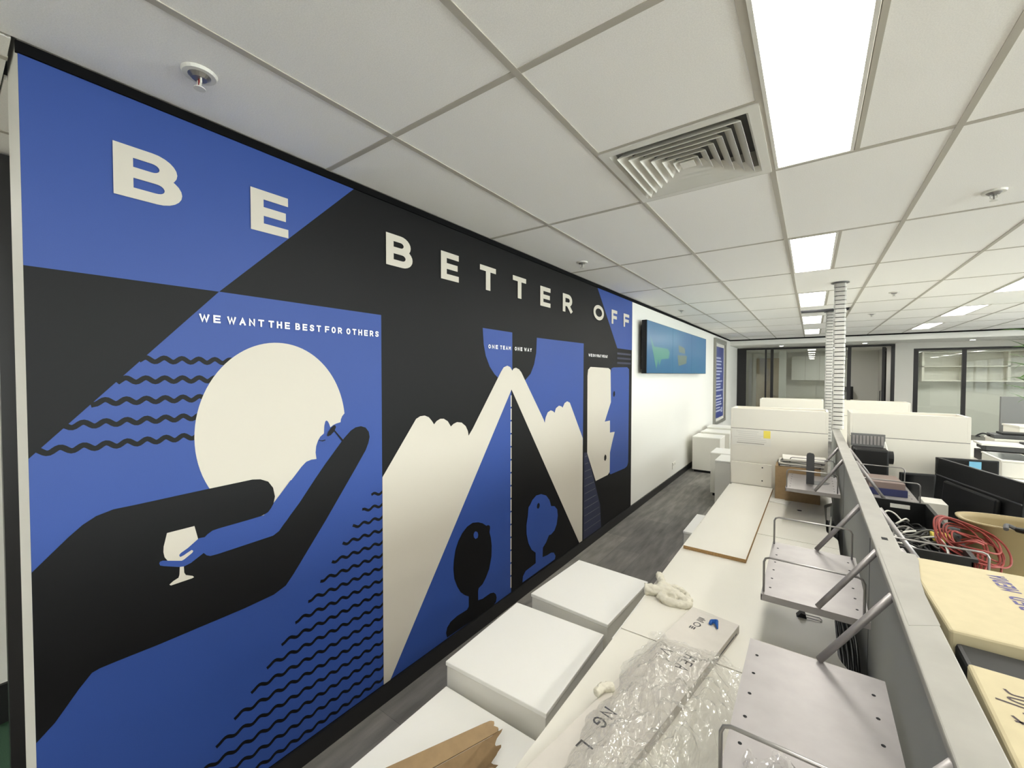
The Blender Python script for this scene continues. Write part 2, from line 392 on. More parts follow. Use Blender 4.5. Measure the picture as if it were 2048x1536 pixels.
obj('pane', B(.01, .03, .05, .85, .1, 2.38), 'glass', dr); obj('stile', B(0, .06, .85, .93, 0, 2.46), 'frame_black', dr)
obj('top_rail', B(0, .06, .05, .85, 2.38, 2.46), 'frame_black', dr); obj('bottom_rail', B(0, .06, .05, .85, 0, .1), 'frame_black', dr)
obj('door_handle', tube(bmesh.new(), [(-.02, .8, .9), (-.06, .8, .9), (-.06, .8, 1.3), (-.02, .8, 1.3)], .012), 'metal_rod', dr)
struct('wall_divider', B(3.60, 3.72, YG+.12, 18.05, 0, 2.545), 'wall_white')
d2 = struct('door_2', B(.30, .95, 16.4, 16.46, 0, 2.3), 'timber_beige')
obj('door_handle', tube(bmesh.new(), [(.86, 16.4, 1.05), (.86, 16.35, 1.05), (.76, 16.35, 1.05)], .01), 'metal_rod', d2)
struct('wall_kitchen', B(.95, 1.15, 16.4, 16.5, 0, 2.545), 'wall_white')
kit = thing('wall_cupboard', 'pale wall cupboards seen through the left glazing', 'cupboard', (0, 0, 0))
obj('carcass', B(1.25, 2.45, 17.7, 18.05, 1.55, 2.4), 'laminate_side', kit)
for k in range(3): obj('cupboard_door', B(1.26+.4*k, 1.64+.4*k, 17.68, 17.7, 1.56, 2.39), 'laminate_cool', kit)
cn = thing('kitchen_counter', 'white counter below the cupboards behind the left glazing', 'counter', (0, 0, 0))
obj('worktop', B(1.2, 3.1, 17.4, 18.0, .9, .94), 'laminate', cn); obj('base_cabinet', B(1.22, 3.08, 17.46, 18.0, 0, .9), 'laminate_side', cn)
cm = thing('coffee_machine', 'dark coffee machine with grey jug on counter behind open glass door', 'appliance', (2.85, 17.7, .94))
obj('body', B(-.12, .1, -.1, .12, 0, .42, bev=.01), 'black_plastic', cm); obj('jug', cyl(bmesh.new(), (-.12, -.14, .0), .1, .24, r2=.085), 'mid_grey', cm)
# open shelving in the right room
sh = thing('wall_shelf', 'white open shelving on rear wall behind right glazing', 'shelf', (0, 0, 0))
YS = 17.2
obj('top_board', B(4.5, 8.3, YS, YS+.4, 2.40, 2.43), 'laminate', sh); obj('shelf_board', B(4.5, 8.3, YS, YS+.4, 1.98, 2.01), 'laminate', sh); obj('bottom_board', B(4.5, 8.3, YS, YS+.4, 1.56, 1.60), 'laminate', sh)
obj('back_panel', B(4.5, 8.3, YS+.38, YS+.4, 1.56, 2.43), 'laminate_side', sh)
for x in (4.5, 5.35, 6.2, 7.05, 7.9): obj('divider', B(x, x+.05, YS, YS+.4, 1.6, 2.4), 'laminate', sh)
struct('wall_store', B(4.4, 8.35, YS+.4, YS+.5, 0, 2.545), 'wall_white')
struct('wall_store_side', B(4.0, 4.4, YS, YS+.5, 0, 2.545), 'wall_white')

# ================================================================== ceiling fittings
def light_panel(x, y, label):
    t = thing('ceiling_light', label, 'light', (x+.15, y+.6, H), group='long ceiling light panels')
    fr = bmesh.new()
    for q in ((-.138, -.126, -.588, .588), (.126, .138, -.588, .588), (-.126, .126, -.588, -.576), (-.126, .126, .576, .588)): bx(fr, *q, -.002, .02)
    obj('frame', fr, 'vent_white', t); obj('diffuser', B(-.126, .126, -.576, .576, .002, .012), 'light_panel', t)
    return t
names = {(0, 1): 'large glowing ceiling light panel nearest, beside the air vent', (0, 2): 'second light panel in the row leading away above the partition', (0, 3): 'third light panel in the row above the partition, just in front of the riser',
         (0, 4): 'fourth light panel in the row above the partition, behind the ceiling gap', (0, 5): 'farthest small light panel in the row above the partition',
         (1, 3): 'light panel cut by the right edge of the photo', (1, 4): 'middle one of three slanted light panels at the right', (1, 5): 'farthest of three slanted light panels at the right'}
lights.sort()
for (x, y) in lights:
    i = min(range(5), key=lambda k: abs(LCOL[k]-x))-1; j = min(range(7), key=lambda k: abs(LROW[k]-y))-1
    col = ('added over the passage left of the mural wall to light its end', 'in the row above the partition', 'in the row above the far bench', 'in the second row from the added windows', 'in the row nearest the added windows')[i+1]
    row = ('added farthest behind the camera', 'just behind the camera', 'level with the near desk', 'level with the second shelf', 'level with the storage units', 'level with the wall screen', 'closest to the glazed rooms')[j+1]
    light_panel(x, y, names.get((i, j), 'ceiling light panel %s, %s' % (col, row)))
# downlights in the soffit and rear-room light panels, extra ones added to brighten the right room
def downlight(x, y, z, label):
    t = thing('downlight', label, 'light', (x, y, z), group='small round downlights')
    obj('trim_ring', cyl(bmesh.new(), (0, 0, -.008), .06, .008), 'vent_white', t); obj('lens', cyl(bmesh.new(), (0, 0, -.012), .042, .004), 'light_panel', t)
downlight(1.15, 13.6, 2.545, 'small round downlight over the left glazing'); downlight(4.75, 13.6, 2.545, 'small round downlight over the right glazing'); downlight(2.9, 13.6, 2.545, 'small round downlight behind the striped cable risers')
downlight(6.6, 13.6, 2.545, 'small round downlight outside the picture to the right')
for x, y, lb in ((2.4, 15.8, 'light panel in the room behind the left glazing'), (5.6, 15.6, 'light panel in the room behind the right glazing'), (4.6, 15.6, 'added light panel nearest the divider in the right rear room'), (7.2, 15.6, 'added light panel deep in the right rear room outside the picture')):
    t = thing('room_light', lb, 'light', (x, y, 2.545)); obj('frame', B(-.16, .16, -.6, .6, -.02, 0), 'vent_white', t); obj('diffuser', B(-.14, .14, -.58, .58, -.024, -.02), 'light_panel', t)
def sprinkler(x, y, label, red=False):
    t = thing('sprinkler', label, 'sprinkler', (x, y, H), group='ceiling sprinklers')
    bm = cyl(bmesh.new(), (0, 0, -.006), .044, .009, 24, r2=.048); obj('escutcheon', bm, 'vent_white', t)
    obj('cup', cyl(bmesh.new(), (0, 0, -.016), .020, .010, 20, r2=.03), 'metal_rod', t)
    fr = bmesh.new(); tube(fr, [(-.012, 0, -.012), (-.013, 0, -.03), (0, 0, -.042)], .003, 6); tube(fr, [(.012, 0, -.012), (.013, 0, -.03), (0, 0, -.042)], .003, 6); obj('yoke', fr, 'vent_white', t)
    obj('bulb', cyl(bmesh.new(), (0, 0, -.040), .0035, .03, 10), 'bulb_red' if red else 'metal_rod', t)
    obj('deflector', cyl(bmesh.new(), (0, 0, -.046), .016, .003, 14), 'vent_white', t)
sprinkler(.268, .50, 'white ceiling sprinkler with a red bulb nearest the mural corner', True)
sprinkler(.258, 3.19, 'ceiling sprinkler above the mural word BETTER'); sprinkler(2.58, 3.19, 'ceiling sprinkler near the upper right of the picture')
sprinkler(2.585, 6.42, 'small ceiling sprinkler to the right of the striped riser'); sprinkler(2.575, 8.5, 'tiny far ceiling sprinkler right of the riser'); sprinkler(.276, 6.4, 'ceiling sprinkler above the wall screen')
# square four-way air vent
v = thing('air_vent', 'white square four-way ceiling air vent with nested louvres', 'vent', (1.376, 1.975, H))
def ring(bm, a, b, za, zb, th=.003):
    for s in range(4):
        c, sn = ((1, 0), (0, 1), (-1, 0), (0, -1))[s]
        def rt(x, y): return (x*c-y*sn, x*sn+y*c)
        pts = [(*rt(-a, -a), za), (*rt(a, -a), za), (*rt(b, -b), zb), (*rt(-b, -b), zb)]
        lo = [bm.verts.new(p) for p in pts]; hi = [bm.verts.new((p[0], p[1], p[2]+th)) for p in pts]
        bm.faces.new(lo[::-1]); bm.faces.new(hi)
        for k in range(4): bm.faces.new((lo[k], lo[(k+1) % 4], hi[(k+1) % 4], hi[k]))
    return bm
obj('frame', ring(ring(bmesh.new(), .297, .262, -.004, -.004, .006), .262, .250, -.004, .02, .004), 'vent_white', v)
for k in range(6):
    a = .236-k*.037
    obj('louvre', ring(bmesh.new(), a, a-.036, -.012+k*.0012, .030, .003), 'vent_white', v)
obj('centre_plate', B(-.028, .028, -.028, .028, -.006, -.002), 'vent_white', v)
obj('duct', B(-.27, .27, -.27, .27, .10, .105), 'mid_grey', v)
sd = bmesh.new()
for q in ((-.272, -.268, -.27, .27), (.268, .272, -.27, .27), (-.27, .27, -.272, -.268), (-.27, .27, .268, .272)): bx(sd, *q, .004, .10)
obj('duct_side', sd, 'vent_white', v)
# ================================================================== mural (flat print, metres on the wall: y, z)
MURAL=[
('blue_field','blue',1,[(0.152,2.67),(1.215,2.67),(1.215,2.666),(0.636,2.072),(0.152,2.07)]),
('blue_field','blue',1,[(0.636,2.072),(1.369,2.068),(1.369,0.1),(0.152,0.1),(0.152,1.513)]),
('figure_body','blue',3,[(1.155,1.571),(1.141,1.557),(1.134,1.542),(1.132,1.528),(1.11,1.524),(1.094,1.518),(1.08,1.509),(1.075,1.524),(1.068,1.538),(1.061,1.543),(1.055,1.539),(1.05,1.519),(1.048,1.484),(1.03,1.471),(1.019,1.454),(1.01,1.43),(1.007,1.401),(1.011,1.371),(0.987,1.372),(0.963,1.366),(0.942,1.348),(0.914,1.316),(0.847,1.243),(0.823,1.217),(0.796,1.215),(0.773,1.189),(0.874,1.089),(0.998,1.276),(1.18,1.286),(1.316,1.423),(1.317,1.559)]),
('cupped_hand','black',4,[(0.152,1.181),(0.228,1.262),(0.258,1.29),(0.288,1.309),(0.329,1.32),(0.387,1.321),(0.594,1.328),(0.742,1.332),(0.772,1.327),(0.802,1.311),(0.821,1.281),(0.828,1.242),(0.82,1.207),(0.8,1.183),(0.77,1.173),(0.769,1.13),(0.838,1.089),(0.875,1.127),(1.052,1.34),(1.148,1.448),(1.186,1.482),(1.212,1.495),(1.243,1.498),(1.27,1.488),(1.288,1.465),(1.293,1.438),(1.285,1.407),(1.269,1.373),(1.206,1.285),(1.053,1.077),(0.902,0.883),(0.868,0.845),(0.819,0.827),(0.707,0.82),(0.431,0.817),(0.331,0.819),(0.289,0.819),(0.271,0.815),(0.241,0.78),(0.19,0.71),(0.152,0.675)]),
('figure_arm','blue',6,[(0.893,1.298),(0.822,1.215),(0.808,1.192),(0.796,1.181),(0.781,1.175),(0.722,1.172),(0.62,1.169),(0.601,1.167),(0.585,1.158),(0.576,1.15),(0.558,1.152),(0.524,1.127),(0.503,1.116),(0.498,1.11),(0.501,1.102),(0.51,1.104),(0.535,1.116),(0.54,1.111),(0.537,1.105),(0.512,1.089),(0.505,1.087),(0.451,1.107),(0.444,1.106),(0.442,1.101),(0.444,1.093),(0.454,1.087),(0.498,1.067),(0.512,1.064),(0.532,1.069),(0.572,1.092),(0.581,1.08),(0.593,1.073),(0.619,1.072),(0.818,1.079),(0.842,1.091),(0.867,1.121),(0.93,1.19),(0.998,1.276)]),
('glass_bowl','cream',5,[(0.465,1.2),(0.545,1.201),(0.557,1.142),(0.545,1.095),(0.515,1.082),(0.465,1.102),(0.457,1.117),(0.454,1.136),(0.455,1.155)]),
('glass_stem','cream',5,[(0.5,1.072),(0.511,1.068),(0.512,1.041),(0.517,1.03),(0.537,1.019),(0.541,1.013),(0.536,1.011),(0.473,1.01),(0.469,1.015),(0.48,1.023),(0.495,1.029),(0.498,1.038)]),
('spectacles','black',7,[(1.104,1.516),(1.107,1.507),(1.098,1.488),(1.08,1.472),(1.065,1.468),(1.061,1.474),(1.067,1.488),(1.084,1.508),(1.096,1.516)]),
('spectacles_arm','black',7,[(1.096,1.491),(1.101,1.493),(1.148,1.437),(1.142,1.43)]),
('smile','black',7,[(1.023,1.457),(1.037,1.453),(1.053,1.455),(1.054,1.451),(1.039,1.448),(1.022,1.454)]),
('pointing_hands','cream',4,[(1.369,1.214),(1.601,1.503),(1.632,1.516),(1.667,1.517),(1.699,1.504),(1.723,1.48),(1.74,1.458),(1.761,1.476),(1.791,1.487),(1.821,1.485),(1.856,1.466),(1.883,1.431),(1.906,1.445),(1.939,1.453),(1.982,1.446),(2.021,1.419),(2.041,1.386),(2.049,1.353),(2.092,1.398),(2.403,1.779),(2.433,1.809),(2.478,1.822),(2.516,1.812),(2.54,1.786),(2.56,1.802),(2.589,1.808),(2.63,1.797),(2.661,1.774),(2.995,1.377),(3.012,1.347),(3.028,1.391),(3.062,1.432),(3.113,1.446),(3.157,1.434),(3.179,1.419),(3.202,1.458),(3.257,1.478),(3.304,1.468),(3.323,1.455),(3.362,1.495),(3.41,1.509),(3.461,1.494),(3.492,1.454),(3.737,1.126),(3.737,0.1),(3.673,0.1),(2.532,1.644),(1.412,0.1),(1.369,0.1)]),
('blue_field','blue',1,[(2.532,1.644),(2.532,0.1),(1.412,0.1)]),
('blue_field','blue',1,[(2.197,2.076),(2.543,2.073),(2.544,1.794),(2.499,1.731),(2.397,1.717),(2.328,1.759),(2.272,1.813),(2.23,1.885),(2.208,1.963)]),
('blue_field','blue',1,[(2.888,2.058),(3.751,2.063),(3.744,1.061),(2.973,1.343),(2.663,1.681),(2.727,1.718),(2.796,1.763),(2.848,1.839),(2.879,1.933)]),
('black_figure','black',3,[(2.049,0.279),(2.011,0.304),(1.969,0.343),(1.938,0.393),(1.912,0.453),(1.904,0.521),(1.91,0.576),(1.923,0.635),(1.949,0.684),(1.985,0.723),(2.034,0.752),(2.089,0.762),(2.146,0.749),(2.193,0.728),(2.235,0.698),(2.253,0.698),(2.272,0.687),(2.276,0.672),(2.269,0.642),(2.284,0.598),(2.294,0.539),(2.291,0.46),(2.266,0.382),(2.229,0.334),(2.192,0.302),(2.151,0.292),(2.145,0.275),(2.145,0.21),(2.192,0.2),(2.278,0.201),(2.316,0.19),(2.342,0.167),(2.351,0.138),(2.342,0.11),(2.303,0.095),(1.846,0.107),(1.837,0.14),(1.847,0.17),(1.876,0.191),(1.937,0.201),(2.032,0.197),(2.049,0.211)]),
('blue_figure','blue',3,[(2.876,0.283),(2.817,0.326),(2.768,0.397),(2.741,0.478),(2.737,0.551),(2.759,0.625),(2.767,0.69),(2.791,0.702),(2.824,0.734),(2.883,0.757),(2.96,0.751),(3.041,0.719),(3.097,0.667),(3.126,0.606),(3.184,0.591),(3.233,0.548),(3.244,0.49),(3.224,0.416),(3.185,0.373),(3.128,0.356),(3.09,0.361),(3.044,0.315),(2.99,0.286),(2.986,0.206),(3.054,0.196),(3.129,0.194),(3.177,0.177),(3.207,0.137),(3.191,0.112),(2.682,0.112),(2.69,0.158),(2.729,0.187),(2.877,0.195)]),
('figure_eye','blue',4,[(2.12,0.695),(2.14,0.681),(2.146,0.662),(2.14,0.644),(2.117,0.643),(2.1,0.661),(2.098,0.68),(2.106,0.693)]),
('figure_eye','black',4,[(2.917,0.689),(2.936,0.674),(2.936,0.655),(2.923,0.64),(2.902,0.643),(2.891,0.657),(2.897,0.679)]),
('cream_face','cream',4,[(3.906,1.834),(4.368,1.827),(4.427,1.808),(4.442,1.445),(4.396,1.388),(4.274,1.24),(4.42,1.24),(4.422,1.103),(4.562,1.097),(4.489,0.989),(4.426,0.879),(4.421,0.659),(4.366,0.636),(4.049,0.634),(3.84,0.961),(3.837,1.742),(3.85,1.803)]),
('blue_face','blue',3,[(4.453,1.825),(4.518,1.837),(4.943,1.845),(5.011,1.822),(5.013,1.72),(5.005,0.669),(4.969,0.628),(4.894,0.614),(4.452,0.626),(4.421,0.642),(4.361,0.972),(4.246,1.218),(4.245,1.267),(4.395,1.472),(4.42,1.74)]),
('face_eye','black',5,[(4.527,1.569),(4.558,1.559),(4.563,1.524),(4.537,1.5),(4.51,1.509),(4.505,1.544)]),
('face_eye','black',5,[(4.292,0.879),(4.325,0.857),(4.326,0.827),(4.297,0.804),(4.264,0.821),(4.264,0.857)]),
('blue_field','blue',1,[(4.069,2.664),(4.626,2.061),(5.112,2.061),(5.112,2.67),(4.077,2.67)]),
('dotted_field','navy',2,[(3.767,0.1),(3.767,0.978),(3.847,0.967),(4.168,0.349),(4.197,0.1)])]
mu = obj('mural', B(.0005, .003, .152, 5.112, .095, H-.032), 'mural_black')
tag(mu, 'huge blue, black and cream mural with BE BETTER OFF lettering on the wall', 'mural')
LX = lambda k: .0034+.0006*k
MM = dict(blue='mural_blue', black='mural_black', cream='mural_cream', navy='mural_navy')
made = {}
for nm, mt, ly, pts in MURAL:
    par = {'spectacles': 'figure_body', 'spectacles_arm': 'figure_body', 'smile': 'figure_body'}.get(nm)
    if nm == 'figure_eye': par = 'black_figure' if mt == 'blue' else 'blue_figure'
    if nm == 'face_eye': par = 'blue_face' if 'face_eye' not in made else 'cream_face'
    made[nm] = obj(nm, poly(pts, LX(ly)), MM[mt], made[par] if par else mu)
sun = [(.853+.303*math.cos(a*math.pi/48), 1.521+.370*math.sin(a*math.pi/48)) for a in range(96)]
obj('sun_disc', poly(sun, LX(2)), 'mural_cream', mu)
def wave(y0, y1, z, wl, amp, t, ph=0):
    bm = bmesh.new(); n = max(4, int((y1-y0)/wl*10)); pts = []
    for i in range(n+1):
        y = y0+(y1-y0)*i/n; pts.append((y, z+amp*math.sin(2*math.pi*(y-ph)/wl)))
    bm2 = bm; ribbon(bm2, pts, t, lambda p: (LX(1.5), p.x, p.y)); return bm
for z, a, b in ((1.808, .405, .70), (1.739, .350, .64), (1.670, .290, .60), (1.602, .231, .57), (1.531, .172, .56)):
    obj('wave_stripe', wave(a, b, z, .0505, .0072, .016), 'mural_black', mu)
for k in range(19):
    z = 1.135-.0666*(k-0) if k else 1.135
    y0 = 1.308-.0535*k-.0004*k*k
    if k == 0: y0 = 1.308
    y0 = max(y0, .30)
    if z > .1: obj('wave_stripe', wave(y0, 1.369, z, .062, .0068, .0135), 'mural_black', mu)
for k in range(15):          # dashed centre line under the fingertips
    z1 = 1.60-.0985*k
    if z1-.09 > .1: obj('dash', poly([(2.521, z1), (2.534, z1), (2.534, z1-.086), (2.521, z1-.086)], LX(3)), 'mural_cream', mu)
# headline, each letter a part
put = lambda p: (LX(8), p.x, p.y)
def letter(ch, y0, y1, z0=2.338, h=.168, t=.0355, ma='mural_cream'):
    q = 1.38; bm = bmesh.new(); glyph(bm, ch, 0, z0, (y1-y0)/q, h, t, lambda p: (LX(8), y0+p.x*q, p.y)); obj('letter', bm, ma, mu)
for ch, a, b in (('B', .345, .525), ('E', .748, .895), ('B', 1.399, 1.578), ('E', 1.799, 1.955), ('T', 2.163, 2.338), ('T', 2.544, 2.722), ('E', 2.933, 3.098), ('R', 3.315, 3.500), ('O', 3.965, 4.228), ('F', 4.442, 4.606), ('F', 4.807, 4.992)):
    letter(ch, a, b, 2.340 if b < 3 else 2.328, .168 if b < 2 else .163 if b < 3.6 else .158)
def line(segs, z0, h, t, wr=.62, gap=.32):
    for tx, a, b in segs:
        bm = bmesh.new(); words(bm, tx, a, b, z0, h, t, put, wr, gap); obj('word', bm, 'mural_white', mu)
line((('WE', .570, .638), ('WANT', .660, .793), ('THE', .810, .897), ('BEST', .920, 1.037), ('FOR', 1.056, 1.142), ('OTHERS', 1.165, 1.350)), 1.952, .029, .0062)
line((('ONE', 2.253, 2.362), ('TEAM', 2.388, 2.520), ('ONE', 2.571, 2.672), ('WAY', 2.698, 2.804)), 1.939, .028, .0062)
line((('WE', 3.856, 3.935), ('DO', 3.955, 4.02), ('WHAT', 4.042, 4.165), ('WE', 4.185, 4.25), ('SAY', 4.268, 4.335)), 1.939, .029, .0075)
for k in range(3):           # faint small print under the blue corner
    bm = bmesh.new(); bx(bm, LX(5), LX(5)+.0003, 4.62, 5.06, 1.99-.055*k, 2.012-.055*k); obj('small_print', bm, 'mural_navy', mu)
for k in range(11):          # rows of fine ticks on the navy field
    z = .93-.075*k; bm = bmesh.new(); y1 = 3.84+.52*(.967-z)
    for i in range(int((min(y1, 4.2)-3.79)/.028)):
        y = 3.79+.028*i; bx(bm, LX(3), LX(3)+.0003, y, y+.017, z, z+.007)
    if len(bm.verts): obj('tick_row', bm, 'mid_grey', mu)
    else: bm.free()

# ================================================================== wall screen, poster, socket
def screenmat():
    mt = bpy.data.materials.new('screen_picture'); mt.use_nodes = True; MATS['screen_picture'] = mt; nt = mt.node_tree; b = nt.nodes['Principled BSDF']
    b.inputs['Roughness'].default_value = .28
    tc = nt.nodes.new('ShaderNodeTexCoord'); n = nt.nodes.new('ShaderNodeTexNoise'); n.inputs['Scale'].default_value = 1.1
    r = nt.nodes.new('ShaderNodeValToRGB'); r.color_ramp.elements[0].color = (*lin((24, 78, 132)), 1); r.color_ramp.elements[1].color = (*lin((40, 120, 150)), 1)
    nt.links.new(tc.outputs['Object'], n.inputs['Vector']); nt.links.new(n.outputs['Fac'], r.inputs['Fac'])
    b.inputs['Base Color'].default_value = (.01, .012, .015, 1)
    nt.links.new(r.outputs['Color'], b.inputs['Emission Color']); b.inputs['Emission Strength'].default_value = .30
screenmat()
def emis(name, rgb, s):
    mat(name, (10, 12, 14), .28, emit=(lin(rgb), s))
emis('screen_green', (96, 170, 150), .22); emis('screen_sand', (120, 140, 124), .22)
tv = thing('wall_screen', 'wide blue video screen on the white wall beside the mural', 'screen', (0, 5.33, 1.77))
obj('back_box', B(.02, .075, .06, 3.6, .05, .64, bev=.01), 'black_plastic', tv); obj('bezel', B(.05, .118, 0, 3.66, 0, .69, bev=.006), 'black_plastic', tv)
for k in range(3):
    p_ = obj('screen_panel', B(.118, .1205, .006+1.217*k, 1.218+1.217*k, .006, .684), 'screen_picture', tv)
def onscreen(pts, ma): obj('screen_image', poly(pts, .1212), ma, [c for c in tv.children if c.name.startswith('screen_panel')][0 if pts[0][0] < 1 else 1])
onscreen([(.12, .50), (.30, .36), (.95, .36), (1.05, .32), (1.0, .22), (.62, .2), (.55, .1), (.48, .2), (.40, .05)], 'screen_green')
onscreen([(1.55, .45), (1.95, .42), (1.98, .33), (1.58, .34)], 'screen_sand'); onscreen([(1.5, .29), (2.1, .30), (2.06, .17), (1.56, .12)], 'screen_sand')
po = thing('framed_poster', 'tall blue text poster in a silver frame on the far white wall', 'poster', (0, 10.45, .58))
fb = bmesh.new()
for q in ((0, .10, 0, 2.02), (1.38, 1.48, 0, 2.02), (.10, 1.38, 0, .06), (.10, 1.38, 1.92, 2.02)): bx(fb, .0, .05, q[0], q[1], q[2], q[3])
obj('frame', fb, 'frame_silver', po); obj('mount', B(.0, .012, .1, 1.38, .06, 1.92), 'paper', po); pb = obj('print', B(.012, .014, .2, 1.28, .13, 1.84), 'poster_blue', po)
rr = random.Random(3)
for gi, z in enumerate((1.55, 1.31, 1.07, .85, .64, .43)):
    for k in range(3 if gi not in (3,) else 2):
        obj('print_line', B(.014, .0155, .3, .3+rr.uniform(.45, .9), z-.075*k, z-.075*k+.036), 'poster_print', pb)
for k in range(2): obj('print_mark', B(.014, .0155, .95, 1.15, .24+.07*k, .29+.07*k), 'poster_print', pb)
ou = thing('power_outlet', 'white double power outlet low on the white wall', 'outlet', (0, 7.03, .2))
obj('plate', B(0, .012, 0, .2, 0, .11, bev=.004), 'vent_white', ou)
for k in range(2): obj('rocker_switch', B(.012, .017, .03+.1*k, .06+.1*k, .06, .085), 'laminate_side', ou)
# ================================================================== workstations
XP = 2.02                          # left face of the partition
pt = thing('partition', 'long grey desk partition with a flat pale top running away from the camera', 'partition', (XP, -.4, 0))
obj('panel', B(.0, .052, 0, 6.0, .0, 1.18), 'partition_grey', pt); obj('cap', B(-.008, .057, -.002, 6.002, 1.18, 1.2, bev=.003), 'partition_cap', pt)
obj('grey_tape', prism(bmesh.new(), [(.0, 1.66), (.057, 1.70), (.058, 1.86), (.064, 1.95), (.076, 2.05), (.086, 2.12), (.086, 2.17), (.0, 2.17)], 1.2, 1.2008), 'partition_cap', pt)
obj('side_rail', B(.052, .064, 2.3, 5.9, 1.135, 1.15), 'metal_grey', pt); obj('slot', B(.018, .034, 2.27, 2.295, 1.1995, 1.2008), 'dark_void', pt)
for y in (.9, 2.4, 3.9, 5.4): obj('panel_joint', B(-.0012, .0, y, y+.004, .05, 1.18), 'dark_grey', pt)

def desk_outline(x_front, x_back, y0, y1, sgn):
    d = .055; a, b = y0+.25, y1-.25
    pts = [(x_front, y0), (x_front, y1), (x_back, y1)]
    ed = []
    for k in range(9): t = k/8; s = t*t*(3-2*t); ed.append((x_back-sgn*d*s, b+.10-.16*t))
    for k in range(9): t = k/8; s = t*t*(3-2*t); ed.append((x_back-sgn*d*(1-s), a+.06-.16*t))
    return pts+ed+[(x_back, y0)]
def desk(y0, y1, side, label):
    t = thing('desk', label, 'desk', ((1.216+1.985)/2 if side < 0 else 2.49, (y0+y1)/2, 0), group='white bench desks')
    ox, oy = t.location.x, t.location.y
    xf, xb = (1.216, 1.985) if side < 0 else (2.93, 2.115)
    pts = [(x-ox, y-oy) for x, y in desk_outline(xf, xb, y0+.001, y1-.001, 1 if side < 0 else -1)]
    obj('desk_top', prism(bmesh.new(), pts, .695, .72), 'laminate', t)
    xs = (xf+.05*(1 if side < 0 else -1), xb-.1*(1 if side < 0 else -1))
    for x in xs:
        for y in (y0+.06, y1-.06): obj('leg', B(x-ox-.02, x-ox+.02, y-oy-.02, y-oy+.02, 0, .695), 'metal_grey', t)
    obj('modesty_beam', B(xs[1]-ox-.015, xs[1]-ox+.015, y0-oy+.08, y1-oy-.08, .62, .69), 'metal_grey', t)
    return t
desk(-.05, 1.62, -1, 'white desk nearest the camera, under the crumpled clear plastic')
desk(1.625, 3.12, -1, 'white desk with the rag lying at its aisle edge')
desk(3.125, 4.40, -1, 'white desk below the upright boards, holding the small cardboard box')
desk(4.78, 6.9, -1, 'white desk hidden beyond the first white storage unit, aisle side')
desk(-.05, 1.62, 1, 'white desk under the cream archive boxes right of the partition')
desk(1.625, 3.12, 1, 'white desk under the tan bin and cables right of the partition')
desk(3.125, 4.40, 1, 'white desk under the black monitors right of the partition')
desk(4.78, 6.9, 1, 'white desk beyond the storage unit on the right of the partition')

# white storage units standing across the bench
def unit(x0, x1, y0, zt, label, dpt=.33, zs=1.25):
    t = thing('storage_unit', label, 'storage unit', ((x0+x1)/2, y0+dpt/2, 0), group='white storage units across the bench'); w = (x1-x0)/2; d = dpt/2; th = .018
    obj('body', B(-w, w, -d, d, .0, zs, bev=.002), 'laminate', t)
    rim = bmesh.new()
    for q in ((-w, -w+th, -d, d), (w-th, w, -d, d), (-w+th, w-th, -d, -d+th), (-w+th, w-th, d-th, d)): bx(rim, *q, zs+.004, zt, bev=.0015)
    obj('planter_rim', rim, 'laminate', t); obj('planter_floor', B(-w+th, w-th, -d+th, d-th, zs+.004, zs+.02), 'laminate_side', t); obj('seam', B(-w+.002, w-.002, -d+.002, d-.002, zs, zs+.004), 'dark_grey', t)
    return t
unit(1.216, 1.958, 4.43, 1.44, 'white open-topped storage unit with a paper taped on, left of the partition')
unit(2.10, 2.79, 4.43, 1.445, 'white open-topped storage unit to the right of the partition')
unit(1.235, 1.97, 6.95, 1.41, 'farther white storage unit left of the risers', zs=1.22)
unit(2.10, 2.82, 6.95, 1.41, 'farther white storage unit right of the risers', zs=1.22)

# articulated cable risers to the ceiling
def riser(x, y, z0, n, label, pitch):
    t = thing('cable_riser', label, 'cable riser', (x, y, z0), group='striped cable risers')
    seg = prism(bmesh.new(), [(.05*math.copysign(abs(math.cos(a))**.5, math.cos(a)), .034*math.copysign(abs(math.sin(a))**.5, math.sin(a))) for a in [2*math.pi*(k+.5)/20 for k in range(20)]], 0, pitch*.82)
    me = bpy.data.meshes.new('riser_segment'); seg.to_mesh(me); seg.free(); me.materials.append(MATS['riser_white'])
    obj('core', B(-.036, .036, -.024, .024, 0, n*pitch), 'black_plastic', t)
    for k in range(n):
        o = bpy.data.objects.new('riser_segment', me); COL.objects.link(o); o.parent = t; o.location = (random.uniform(-.002, .002), 0, k*pitch+pitch*.09)
    obj('ceiling_plate', cyl(bmesh.new(), (0, 0, n*pitch), .075, .006), 'mid_grey', t)
    return t
riser(2.06, 5.42, 1.2, 34, 'near white cable riser with dark stripes rising from the partition end', (H-1.2-.006)/34)
riser(2.045, 7.85, .75, 44, 'farther striped cable riser, half hidden behind the near one', (H-.75-.006)/44)

